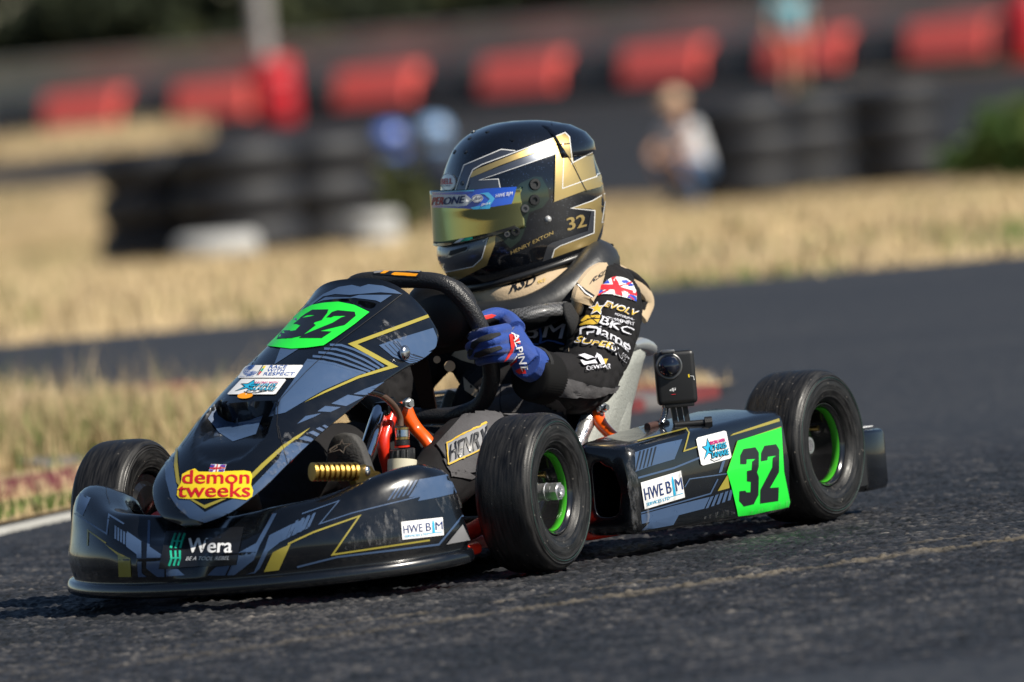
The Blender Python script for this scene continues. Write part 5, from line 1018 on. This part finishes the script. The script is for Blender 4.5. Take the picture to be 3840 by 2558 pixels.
# ---- side pod
pB = bvh_of(podL); D = cD; pb_ = []
for k in range(5): pb_.append(D((462 + 24 * k, 935 - 8 * k), (470 + 24 * k, 932 - 8 * k), (500 + 24 * k, 812 - 7 * k), (488 + 24 * k, 815 - 7 * k)))
for k in range(5): pb_.append(D((898 + 34 * k, 1168 - 12 * k), (916 + 34 * k, 1163 - 12 * k), (950 + 30 * k, 1088 - 10 * k), (930 + 30 * k, 1094 - 10 * k)))
decal('livery', podL, pB, [
    (L_(D, ((462, 820), (600, 775), (755, 738), (706, 862), (560, 905), (465, 940)), ((500, 1205), (700, 1150), (925, 1095), (890, 1168), (720, 1212), (505, 1262)), ((505, 1300), (560, 1245), (735, 1205), (700, 1268), (520, 1300)), ((980, 950), (1000, 880), (1025, 855), (1000, 940))) + pb_[5:] + stroke(D((482, 978), (700, 918), (870, 850)), 7) + stroke(D((770, 1035), (800, 985), (1030, 952)), 4) + stroke(D((500, 1195), (930, 1075), (975, 985)), 5), vinyl_slate),
    (pb_[:5], vinyl_black),
    (stroke(D((480, 752), (782, 674), (797, 700), (765, 812), (845, 786)), 5) + L_(D, ((1048, 720), (1068, 704), (1352, 610), (1358, 628)), ((972, 1060), (1035, 955), (1046, 1040))) + stroke(D((1032, 942), (1095, 755), (1365, 662)), 3.5), vinyl_gold)], base=.0008, step=.0002)
n3 = [cW((175, 985), (175, 905), (205, 845), (315, 828), (347, 878), (347, 1005), (330, 1055), (347, 1100), (343, 1265), (300, 1350), (210, 1370), (165, 1320), (168, 1230), (225, 1225), (230, 1240), (270, 1240), (273, 1145), (237, 1140), (237, 1045), (280, 1035), (285, 960), (318, 935), (235, 940), (235, 975), (228, 985)),
      cW((365, 958), (368, 880), (398, 815), (505, 800), (535, 850), (532, 1055), (450, 1200), (530, 1195), (525, 1320), (358, 1345), (360, 1220), (470, 1010), (475, 925), (508, 905), (430, 915), (425, 948))]
decal('number_plate', podL, pB, [(L_(cW, ((155, 768), (556, 645), (568, 850), (580, 1050), (636, 1330), (625, 1370), (560, 1388), (450, 1405), (300, 1440), (160, 1455), (95, 1180), (56, 1060))), vinyl_green), (n3, vinyl_black)], base=.0018)
O = Vector(D((520, 1172))); decal('sticker', podL, pB, bim(D, O, Vector(D((768, 1098))) - O, Vector(D((495, 1008))) - O), base=.0018, label='white sticker with navy lettering')
decal('scuff_marks', podL, pB, [(L_(D, ((495, 1010), (745, 930), (765, 1100), (520, 1170)), ((520, 1170), (560, 1160), (520, 1300), (500, 1300)), ((880, 1215), (1000, 1175), (1090, 1190), (1000, 1215), (880, 1230)), ((180, 1290), (480, 1270), (500, 1310), (190, 1345)), ((400, 790), (455, 800), (500, 1290), (450, 1290)), ((1150, 1185), (1420, 1110), (1400, 1180), (1150, 1215))), scm)], base=.0042)
O = Vector(D((872, 900)))
decal('sticker', podL, pB, [(L_(D, ((838, 742), (848, 730), (1012, 688), (1024, 694), (1056, 848), (1048, 858), (880, 902), (868, 894))), vinyl_white)] + team(D, O, Vector(D((1052, 858))) - O, Vector(D((840, 735))) - O, '', None, None, 0, ''), base=.0018, label='white sticker with a cyan star')
# ---- badge on the wheel rim
rB = bvh_of(rimw)
decal('wheel_badge', rimw, rB, [(L_(cG, ((1118, 165), (1145, 112), (1300, 116), (1535, 146), (1500, 200), (1300, 190), (1130, 180))), vinyl_black),
    (L_(cG, ((1150, 118), (1290, 122), (1270, 148), (1220, 172), (1180, 172), (1225, 145), (1140, 140)), ((1270, 180), (1300, 165), (1500, 175), (1480, 195), (1300, 188))), vinyl_orange), (L_(cG, ((1125, 160), (1215, 150), (1180, 170), (1128, 172)), ((1300, 128), (1400, 132), (1390, 145), (1330, 142), (1310, 155), (1290, 155)), ((1415, 135), (1525, 148), (1510, 165), (1400, 158))), vinyl_grey)], base=.0012, g=10)
# ================================================================== ACTION CAMERA on the pod
ac = empty('action_camera'); tag(ac, 'small black action camera with a bulging lens clamped on the side pod', 'camera')
def dp(p, y=.37): return at(*cD(p), y=y)
bm = bmesh.new(); c = dp((714, 356)); ux = (dp((800, 340)) - dp((600, 360))); ux = Vector((-.55, .83, 0)).normalized(); uz = Vector((0, 0, 1)); uy = uz.cross(ux)
R3 = Matrix((ux, uy, uz)).transposed(); wd, ht, tk = .066, .088, .030
rbox(bm, c - uy * 0, (wd, tk, ht), .008, R3, 3); bodyc = bobj('camera_body', bm, mat('camera_black', (.010, .010, .011), .42, bump=.1, bscale=900), ac, 40)
fdir = -uy if (-uy).dot(CF) < 0 else uy
bm = bmesh.new(); lc = c - ux * .010 + uz * .020 + fdir * (tk / 2); ball(bm, lc, .0185, 28, 16); bobj('lens', bm, mat('lens_glass', (.004, .006, .015), .03, coat=1, coat_r=.01), ac, 180)
bm = bmesh.new(); tube(bm, [lc + (ux * math.cos(a) + uz * math.sin(a)) * .0198 + fdir * .001 for a in [2 * math.pi * k / 36 for k in range(36)]], .0024, 8, closed=True); rbox(bm, lc + uz * .024 - fdir * .004, (.022, .02, .006), .002, R3); bobj('lens_ring', bm, mat('ring_grey', (.2, .2, .2), .3, metal=.8), ac, 60)
acB = bvh_of(bodyc)
decal('camera_mark', bodyc, acB, [([quad_text('dji', cD((680, 447)), cD((718, 441)), (-1, -14), .05, .1)], vinyl_white), (stroke(cD((690, 462), (716, 459)), 1.8), vinyl_red)], base=.0006, g=10)
decal('camera_side_mark', bodyc, acB, [(stroke(cD((796, 336), (799, 356)), 5), vinyl_yellow), (stroke(cD((806, 345), (826, 348), (830, 372)), 1.6), vinyl_white)], base=.0006, g=10)
bm = bmesh.new(); b0 = dp((735, 516)); rbox(bm, b0, (.05, .03, .012), .003, R3)
for t in (-.014, -.004, .006): prism(bm, [b0 + ux * t - uz * .004, b0 + ux * (t + .008) - uz * .004, b0 + ux * (t + .013) - uz * .056, b0 + ux * (t + .005) - uz * .056], fdir * -.014)
cyl(bm, b0 - uz * .035 - ux * .01, b0 - uz * .035 + ux * .045, .005, 12); cyl(bm, b0 - uz * .035 + ux * .04, b0 - uz * .035 + ux * .052, .009, 8); bobj('camera_mount', bm, black_plastic, ac, 40)
bm = bmesh.new(); rbox(bm, b0 - uz * .056 + ux * .006, (.05, .035, .008), .002, R3); bobj('mount_base', bm, black_plastic, ac, 40)
bm = bmesh.new(); path = [dp(p, .345) for p in [(645, 512), (652, 550), (645, 590), (630, 640)]]; tube(bm, path, .0035, 8, sub=3)
q = crs([tuple(p) for p in path], 30); tube(bm, [Vector(p) + Vector((math.cos(i * .9), math.sin(i * .9), 0)) * .0045 for i, p in enumerate(q)], .0016, 6); bobj('safety_tether', bm, steel, ac, 60)
bm = bmesh.new(); P = [dp(p, .335) for p in [(540, 660), (600, 645), (660, 640)]]; tube(bm, P, .006, 10); bobj('tether_clamp', bm, mat('clamp_brown', (.06, .03, .025), .5), ac, 60)

for o in bpy.data.objects:
    if o.name.split('.')[0] in ('livery', 'scuff_marks', 'boot_tread', 'glove_print') or o.name.endswith('lettering'): o['kind'] = 'stuff'
# ================================================================== BACKGROUND
def copy_tree(o, parent=None):
    c = o.copy(); COL.objects.link(c)
    if parent: c.parent = parent
    for ch in list(o.children): copy_tree(ch, c)
    return c
old_rubber = mat('old_tyre', (.010, .011, .015), .6, noise=.3, nscale=8); white_paint = mat('white_tyre', (.40, .40, .39), .75, noise=.3, nscale=9)
def tyre_mesh():
    bm = bmesh.new(); prof = [(-.075, .17), (-.09, .20), (-.098, .25), (-.085, .29), (-.05, .31), (0, .314), (.05, .31), (.085, .29), (.098, .25), (.09, .20), (.075, .17), (0, .16)]
    lathe(bm, prof, 28, 'z', closed_prof=True); o = bobj('tyre', bm, old_rubber, None, 60); return o
proto = tyre_mesh(); tme = proto.data; bpy.data.objects.remove(proto); tmw = tme.copy(); tmw.materials[0] = white_paint
def stack(px, py, D, n, label, group, white=(), sc=1.0):
    """n tyres lying on each other; foot of the stack under pixel column px at depth D"""
    t = (px - 1920) / FPX * D; p = wp(D, t * 1.0, 0); p.z = terr(D)
    # correct the sideways place for camera roll
    q = topx(p + Vector((0, 0, .2))); p = p + RH * ((px - q[0]) / FPX * D)
    r = empty('tyre_stack', None, p, RNG.random() * 6); tag(r, label, 'tyre stack', group)
    for k in range(n):
        o = bpy.data.objects.new('tyre', tmw if k in white else tme); COL.objects.link(o); o.parent = r; o.location = (RNG.normal() * .012, RNG.normal() * .012, .098 + .193 * k)
        if k in white and len(white) < n: o['label'] = 'white painted tyre'
    r.scale = (sc, sc, sc)
    return r
g1 = 'tyre stacks at the left corner'; g2 = 'tyre stacks on the right of the track'
stack(620, 0, 54, 3, 'black tyre stack at the left end of the left tyre wall', g1)
stack(900, 0, 53.6, 3, 'black tyre stack behind the larger white tyre in the left tyre wall', g1)
stack(805, 0, 51.4, 1, 'larger white painted tyre before the left tyre wall', g1, (0,), .66)
stack(1200, 0, 54.4, 3, 'black tyre stack in the left tyre wall, left of the small white stack', g1)
stack(1400, 0, 51.6, 2, 'small white painted tyre stack at the right end of the left tyre wall', g1, (0, 1), .42)
stack(2800, 0, 64, 3, 'black tyre stack right beside the crouching person', g2); stack(3000, 0, 64.6, 3, 'black tyre stack next right of the one beside the crouching person', g2)
stack(3185, 0, 69, 3, 'black tyre stack set back in the shaded gap of the right row', g2); stack(3370, 0, 66, 3, 'black tyre stack nearest the green bushes on the right', g2)
# barrier: red and black blocks, concrete wall with rail behind
red_pl = mat('barrier_red', (.78, .12, .10), .5, noise=.15, nscale=3); red_deep = mat('red_deep', (.50, .008, .018), .45); blk_pl = mat('barrier_black', (.03, .032, .036), .6); pale = noise_mat('wall_pale', [(.38, .38, .31), (.58, .56, .47)], 2.0)
BD0, BD1 = 104.0, 97.0; BS0 = -2120 / FPX * BD0 * 1.02; BS1 = 2080 / FPX * BD1 * 1.02
def bpos(px):
    """point of the straight barrier line that stands under pixel column px"""
    lo, hi = -2.0, 3.0
    for _ in range(50):
        k = (lo + hi) / 2; p = wp(BD0 + (BD1 - BD0) * k, BS0 + (BS1 - BS0) * k, .2)
        if topx(p)[0] < px: lo = k
        else: hi = k
    D = BD0 + (BD1 - BD0) * k; p.z = terr(D); return p, D
bdir = (bpos(3800)[0] - bpos(0)[0]); bdir.z = 0; bdir.normalize(); bang = math.atan2(bdir.y, bdir.x)
def block_mesh(L, H, W_):
    bm = bmesh.new(); s = [(-W_ / 2, 0), (W_ / 2, 0), (W_ / 2 - .02, H * .25), (W_ * .3, H * .9), (W_ * .26, H), (-W_ * .26, H), (-W_ * .3, H * .9), (-W_ / 2 + .02, H * .25)]
    loft(bm, [[(x, y, z) for y, z in s] for x in (-L / 2, -L / 2 + .03, -L * .1, L * .1, L / 2 - .03, L / 2)], True, False, True); return bm
reds = [325, 815, 1425, 1970, 2500, 3030, 3575]; names = ['far left', 'left of the grey post', 'right of the grey post', 'above the helmet', 'right of the helmet', 'behind the standing person', 'near the right edge']
o0 = None; scl = bpos(1900)[1] / FPX
for i, px in enumerate(reds):
    p, D = bpos(px)
    if o0 is None:
        o0 = bobj('barrier_block', block_mesh(204 * 1.631 * scl, .33, .4), red_pl, None, 30); o = o0
    else: o = o0.copy(); COL.objects.link(o)
    o.location = p + Vector((0, 0, .10)); o.rotation_euler = (0, 0, bang); tag(o, 'faded red plastic barrier block ' + names[i], 'barrier block', 'red blocks of the far barrier')
o1 = None; nm2 = ['at the left edge', 'between the first two red blocks', 'under the grey post', 'between third and fourth red blocks', 'behind the top of the helmet', 'between helmet and standing person', 'right of the standing person', 'at the right edge']
for i, px in enumerate([60, 575, 1140, 1695, 2235, 2765, 3300, 3800]):
    p, D = bpos(px)
    if o1 is None: o1 = bobj('rubber_block', block_mesh(.52, .29, .36), blk_pl, None, 30); o = o1
    else: o = o1.copy(); COL.objects.link(o)
    o.location = p + Vector((0, 0, .10)) + FH * .05; o.rotation_euler = (0, 0, bang); tag(o, 'black rubber barrier block ' + nm2[i], 'barrier block', 'black blocks of the far barrier')
a, b = bpos(-1500)[0], bpos(5300)[0]; bm = bmesh.new(); up = Vector((0, 0, 1)); nrm = Vector((bdir.y, -bdir.x, 0)); nrm = nrm if nrm.dot(FH) > 0 else -nrm
prism(bm, [a + nrm * .5, b + nrm * .5, b + nrm * .8, a + nrm * .8], up * .70); wall = empty('concrete_wall'); tag(wall, 'low pale concrete wall running behind the red and black barrier', 'wall'); bobj('wall_body', bm, pale, wall, 30)
bm = bmesh.new(); prism(bm, [a + nrm * .42 + up * .70, b + nrm * .42 + up * .70, b + nrm * .88 + up * .70, a + nrm * .88 + up * .70], up * .08); bobj('wall_cap', bm, pale, wall, 30)
bm = bmesh.new(); prism(bm, [a - nrm * .32, b - nrm * .32, b + nrm * .3, a + nrm * .3], up * .10); o = bobj('rubber_plinth', bm, blk_pl, None, 30); tag(o, 'long dark rubber plinth under the red and black barrier blocks', 'plinth')
# post and red drums
p, D = bpos(1095); bm = bmesh.new(); p = p - nrm * .45; tube(bm, [p, p + up * 4.2], .085, 16); post = empty('post'); tag(post, 'pale grey post rising behind the red padded drum', 'post'); bobj('pole', bm, mat('post_grey', (.32, .31, .3), .6, noise=.1, nscale=5), post, 60)
bm = bmesh.new(); rbox(bm, p + up * .02, (.3, .3, .05), .01); bobj('base_plate', bm, steel, post, 40)
def drum(px, dz, lab):
    p, D = bpos(px); p = p - nrm * .75; r = empty('drum', None, p); tag(r, lab, 'drum', 'red drums in front of the far barrier')
    bm = bmesh.new(); lathe(bm, [(0, 0), (0, .20), (.02, .215), (.18, .21), (.20, .222), (.22, .21), (.38, .21), (.40, .222), (.42, .21), (.56, .215), (.58, .205), (.58, 0)], 32, 'z'); bobj('drum_body', bm, red_deep, r, 40)
    bm = bmesh.new(); lathe(bm, [(.58, .19), (.60, .19), (.60, .17), (.585, .165), (.585, 0)], 32, 'z'); bobj('drum_lid', bm, red_deep, r, 40); return r
drum(1190, 0, 'bright red plastic drum at the foot of the grey post'); drum(4010, 0, 'bright red plastic drum cut off by the right edge')
# trees -----------------------------------------------------------------
leaf_m = [noise_mat('leaf_dark', [(.006, .010, .003), (.014, .022, .006), (.026, .034, .011)], 1.2), noise_mat('leaf_olive', [(.025, .03, .008), (.05, .055, .016)], 1.2)]; bark = mat('bark', (.06, .045, .032), .9, bump=.6, bscale=20)
def crown_mesh(name, n, rx, rz, size, seed, mats):
    g = np.random.default_rng(seed); nc = 26; cc = g.normal(size=(nc, 3)); cc /= np.linalg.norm(cc, axis=1)[:, None]; cc *= (g.random(nc) ** .45)[:, None]; k = g.integers(0, nc, n); d = g.normal(size=(n, 3)); d /= np.linalg.norm(d, axis=1)[:, None]
    c = (cc[k] * .78 + d * (.30 * g.random(n) ** .5)[:, None]) * np.array([rx, rx, rz]); u = g.normal(size=(n, 3)); u /= np.linalg.norm(u, axis=1)[:, None]; v = np.cross(u, g.normal(size=(n, 3))); v /= np.linalg.norm(v, axis=1)[:, None]; s = size * (.5 + g.random(n))[:, None]
    co = np.stack([c - u * s, c + v * s * .5, c + u * s, c - v * s * .5], 1).reshape(-1, 3); i = np.arange(n)[:, None] * 4 + np.arange(4)
    me = bpy.data.meshes.new(name); me.from_pydata(co.tolist(), [], i.tolist())
    for m in mats: me.materials.append(m)
    me.polygons.foreach_set('material_index', ((g.random(nc) < .3)[k] & (c[:, 2] > -rz * .5)).astype(np.int32)); return me
cms = [crown_mesh('crown', 7000, 3.6, 3.8, .22, s, leaf_m) for s in (1, 2, 3)]
tl = ['at the far left', 'left of the grey post', 'directly behind the grey post', 'behind the helmet', 'right of the helmet', 'behind the standing person', 'at the far right']
for i, px in enumerate([-100, 620, 1120, 1820, 2520, 3200, 3900]):
    D = bpos(px)[1] + 9 + 4 * RNG.random(); p = wp(D, (px - 1920) / FPX * D); p.z = terr(D); r = empty('tree', None, p); tag(r, 'dark leafy tree beyond the barrier ' + tl[i], 'tree', 'trees beyond the barrier')
    bm = bmesh.new(); tube(bm, [(0, 0, -.1), (.1, .05, 1.6), (0, .1, 3.4), (.15, 0, 5.6)], [.26, .2, .16, .06], 10, sub=3)
    for q in range(5):
        a = q * 1.26; tube(bm, [(.05, .05, 1.6 + q * .5), (math.cos(a) * .9, math.sin(a) * .9, 2.5 + q * .55), (math.cos(a) * 1.8, math.sin(a) * 1.8, 3.2 + q * .6)], [.09, .06, .02], 6, sub=2)
    bobj('trunk', bm, bark, r, 60); o = link('crown', cms[i % 3], None, r, 0); o.location = (0, 0, 4.0 + .4 * RNG.random()); o.rotation_euler = (0, 0, RNG.random() * 6)
def bush(px, D, r_, h, lab, cat, grp, mats, n=2600, size=.05, seed=5, dz=0):
    p = wp(D, (px - 1920) / FPX * D); p.z = terr(D); q = topx(p + Vector((0, 0, h / 2))); p = p + RH * ((px - q[0]) / FPX * D)
    o = empty('bush', None, p); tag(o, lab, cat, grp); c = link('foliage', crown_mesh('foliage', n, r_, h * .55, size, seed, mats), None, o, 0); c.location = (0, 0, h * .5)
    bm = bmesh.new()
    for k in range(4): tube(bm, [(0, 0, -.02), (math.cos(k * 1.6) * r_ * .3, math.sin(k * 1.6) * r_ * .3, h * .6)], [.012, .005], 6)
    bobj('stem', bm, bark, o, 60); return o
hedge_m = leaf_m
for i, px in enumerate(range(-300, 4300, 420)):
    lbs = ['at the left frame edge', 'over the first red block', 'left of the grey post', 'just right of the grey post', 'over the third red block', 'behind the helmet top', 'over the block right of the helmet', 'left of the standing person', 'right of the standing person', 'over the last red block', 'at the right frame edge']
    bush(px, bpos(px)[1] + 2.6 + RNG.random(), 1.3, 1.5 + .5 * RNG.random(), 'dark hedge bush behind the concrete wall ' + lbs[i % 11], 'bush', 'hedge bushes behind the wall', hedge_m, 2600, .11, 20 + i)
gm = [noise_mat('bush_green', [(.03, .07, .012), (.07, .13, .02)], 6), noise_mat('bush_light', [(.09, .15, .03), (.14, .19, .05)], 6)]
bush(3690, 61, .26, .36, 'bright green bush right of the black tyre stacks', 'bush', 'green bushes at right', gm, 2600, .035, 51); bush(3800, 60, .36, .46, 'green bush cut by the right edge of the view', 'bush', 'green bushes at right', gm, 2600, .035, 52)
wm = [noise_mat('weed_green', [(.04, .055, .015), (.09, .10, .035)], 6), noise_mat('weed_dry', [(.14, .13, .05), (.22, .19, .09)], 6)]
for px, D, lab in [(1480, 55, 'grey green weeds beside the end of the left tyre wall'), (3010, 66.5, 'weeds growing over the black stacks at right')]:
    bush(px, D, .22, .40 if px != 3010 else .62, lab, 'weeds', 'weeds along the tyre walls', wm, 900, .035, int(px))
# people ------------------------------------------------------------------
skin = mat('skin', (.42, .24, .16), .6); cloth_w = mat('cloth_white', (.62, .64, .68), .85); denim = mat('denim', (.05, .10, .2), .85); cloth_c = mat('cloth_cyan', (.16, .36, .42), .85); cloth_r = mat('cloth_red', (.55, .12, .08), .85); hair = mat('hair', (.05, .03, .02), .7); shoe = mat('shoe_dark', (.03, .03, .035), .6); cap_o = mat('cap_orange', (.62, .42, .28), .8)
def figure(px, D, pose, label, clothes, hat, h=1.0, turn=0.0):
    p = wp(D, (px - 1920) / FPX * D); p.z = terr(D); q = topx(p + Vector((0, 0, .3))); p = p + RH * ((px - q[0]) / FPX * D)
    root = empty('person', None, p); tag(root, label, 'person'); root.rotation_euler = (0, 0, turn); root.scale = (h, h, h); J = pose
    def limb(*n, r): return T_([Vector(J[k]) for k in n], r, 12, 3)
    sk = [limb('hip', 'chest', 'neck', r=[.11, .12, .05]), limb('neck', 'head', r=[.05, .055]), E_(J['head'], .095, (.95, .85, 1.2))]
    for s in 'LR': sk += [limb('sh' + s, 'el' + s, 'ha' + s, r=[.045, .038, .03]), limb('hp' + s, 'kn' + s, 'an' + s, r=[.07, .05, .038]), T_([Vector(J['an' + s]) + Vector((0, 0, -.02)), Vector(J['to' + s])], [.04, .032], 10, 0), E_(J['ha' + s], .045, (.8, .5, 1.1))]
    hd = Vector(J['head']); fw_ = (Vector(J['toL']) - Vector(J['anL'])); fw_.z = 0; fw_.normalize(); sd = Vector((-fw_.y, fw_.x, 0))
    sk += [T_([hd + fw_ * .08, hd + fw_ * .105 + Vector((0, 0, -.02))], [.016, .02], 8, 0), E_(hd + sd * .085, .025), E_(hd - sd * .085, .025)]
    bd = blob('body', sk, .016, skin, root, 3)
    tp = [T_([Vector(J['hip']), Vector(J['chest']), Vector(J['chest']) * .4 + Vector(J['neck']) * .6], [.135, .15, .09], 14, 3)]
    for s in 'LR': tp.append(T_([Vector(J['sh' + s]), Vector(J['sh' + s]) * .4 + Vector(J['el' + s]) * .6], [.07, .058], 12, 0)); tp.append(T_([Vector(J['chest']), Vector(J['sh' + s])], [.1, .065], 12, 0))
    blob('shirt', tp, .016, clothes[0], root, 3)
    lg = [E_(J['hip'], .14, (1, 1, .8))]; 
    for s in 'LR': lg.append(T_([Vector(J['hp' + s]), Vector(J['kn' + s])] + ([Vector(J['an' + s])] if clothes[2] else []), [.09, .068] + ([.055] if clothes[2] else []), 12, 0))
    blob('trousers', lg, .016, clothes[1], root, 3)
    bm = bmesh.new()
    for s in 'LR': tube(bm, [Vector(J['an' + s]) + Vector((0, 0, -.03)), Vector(J['to' + s])], [.052, .042], 10)
    bobj('shoes', bm, shoe, root, 60)['kind'] = 'stuff'
    if hat:
        bm = bmesh.new(); bmesh.ops.create_uvsphere(bm, u_segments=20, v_segments=12, radius=.104, matrix=Matrix.Translation(hd + Vector((0, 0, .03))))
        bmesh.ops.delete(bm, geom=[v for v in bm.verts if v.co.z < hd.z + .02], context='VERTS'); prism(bm, [hd + sd * .08 + Vector((0, 0, .03)), hd - sd * .08 + Vector((0, 0, .03)), hd - sd * .06 + fw_ * .19 + Vector((0, 0, .015)), hd + sd * .06 + fw_ * .19 + Vector((0, 0, .015))], (0, 0, .012)); bobj('cap', bm, hat, root, 60)
    else:
        bm = bmesh.new(); ball(bm, hd + Vector((0, 0, .03)) - fw_ * .015, .105, 18, 12, (.98, .9, 1.12)); bobj('hair', bm, hair, root, 60)
    return root
crouch = dict(hip=(0, 0, .30), chest=(.10, 0, .58), neck=(.16, 0, .74), head=(.20, 0, .88), shL=(.13, .17, .68), shR=(.13, -.17, .68), elL=(.28, .2, .52), elR=(.28, -.2, .52), haL=(.42, .1, .46), haR=(.42, -.1, .46), hpL=(0, .09, .30), hpR=(0, -.09, .30), knL=(.36, .14, .44), knR=(.34, -.14, .40), anL=(.12, .13, .07), anR=(.10, -.13, .07), toL=(.30, .14, .03), toR=(.28, -.14, .03))
stand = dict(hip=(0, 0, .92), chest=(0, 0, 1.22), neck=(0, 0, 1.43), head=(.02, 0, 1.58), shL=(0, .19, 1.36), shR=(0, -.19, 1.36), elL=(.0, .24, 1.1), elR=(0, -.24, 1.1), haL=(.1, .22, .86), haR=(.1, -.22, .86), hpL=(0, .09, .9), hpR=(0, -.09, .9), knL=(.03, .10, .5), knR=(.03, -.10, .5), anL=(0, .10, .08), anR=(0, -.10, .08), toL=(.17, .12, .03), toR=(.17, -.12, .03))
back = math.atan2(-FH.y, -FH.x)
figure(2610, 63.5, crouch, 'person in white shirt and jeans crouching beside the black tyre stacks', (cloth_w, denim, True), cap_o, .68, back - .9)
figure(2975, 86, stand, 'standing person in light blue top and red shorts before the far barrier', (cloth_c, cloth_r, False), None, .65, back + .3)
# two karts following on the far track ------------------------------------
dk_mat = mat('kart_dark', (.03, .032, .04), .4, coat=.4); hel_b = [mat('helmet_blue', (.10, .18, .55), .25, coat=.8), mat('helmet_sky', (.26, .42, .68), .25, coat=.8)]
def far_kart(px, D, turn, hm, lab, lab2):
    p = wp(D, (px - 1920) / FPX * D); p.z = terr(D); q = topx(p + Vector((0, 0, .6))); p = p + RH * ((px - q[0]) / FPX * D); root = empty('go_kart', None, p, turn); tag(root, lab, 'go kart', 'karts following on the far track')
    for src in (bumper, panel, podL, podR, rearb, seat_o):
        me = src.data.copy(); me.materials.clear(); me.materials.append(dk_mat); o = bpy.data.objects.new(src.name.split('.')[0], me); COL.objects.link(o); o.parent = root
    for src in (wFL, wFR, wRL, wRR):
        o = src.copy(); COL.objects.link(o); o.parent = root
        for ch in src.children:
            if ch.name.startswith(('tyre', 'rim')): c = ch.copy(); COL.objects.link(c); c.parent = o
    o = bpy.data.objects.new('floor_tray', bpy.data.objects['floor_tray'].data); COL.objects.link(o); o.parent = root
    dr = empty('person', None, p, turn); tag(dr, lab2, 'person', 'drivers of the following karts'); b_ = bpy.data.objects.new('race_suit', body.data); COL.objects.link(b_); b_.parent = dr
    for gsrc in (gl, gr): c = bpy.data.objects.new('glove', gsrc.data); COL.objects.link(c); c.parent = dr
    me = helmet.data.copy(); me.materials.clear(); me.materials.append(hm); h = bpy.data.objects.new('helmet', me); COL.objects.link(h); h.parent = dr
    me = visor.data.copy(); me.materials.clear(); me.materials.append(mat('visor_dark', (.02, .02, .025), .08, coat=1)); v = bpy.data.objects.new('visor', me); COL.objects.link(v); v.parent = h
    root.scale = dr.scale = (.86, .86, .86)
kdir = math.atan2(-FH.y, -FH.x)
far_kart(1400, 66, kdir + .55, hel_b[0], 'dark go kart far back on the left, behind the left tyre wall', 'driver in royal blue helmet far back on the left'); far_kart(1572, 67, kdir + .5, hel_b[1], 'dark go kart far back just left of the gold helmet', 'driver in pale blue helmet just left of the gold helmet')
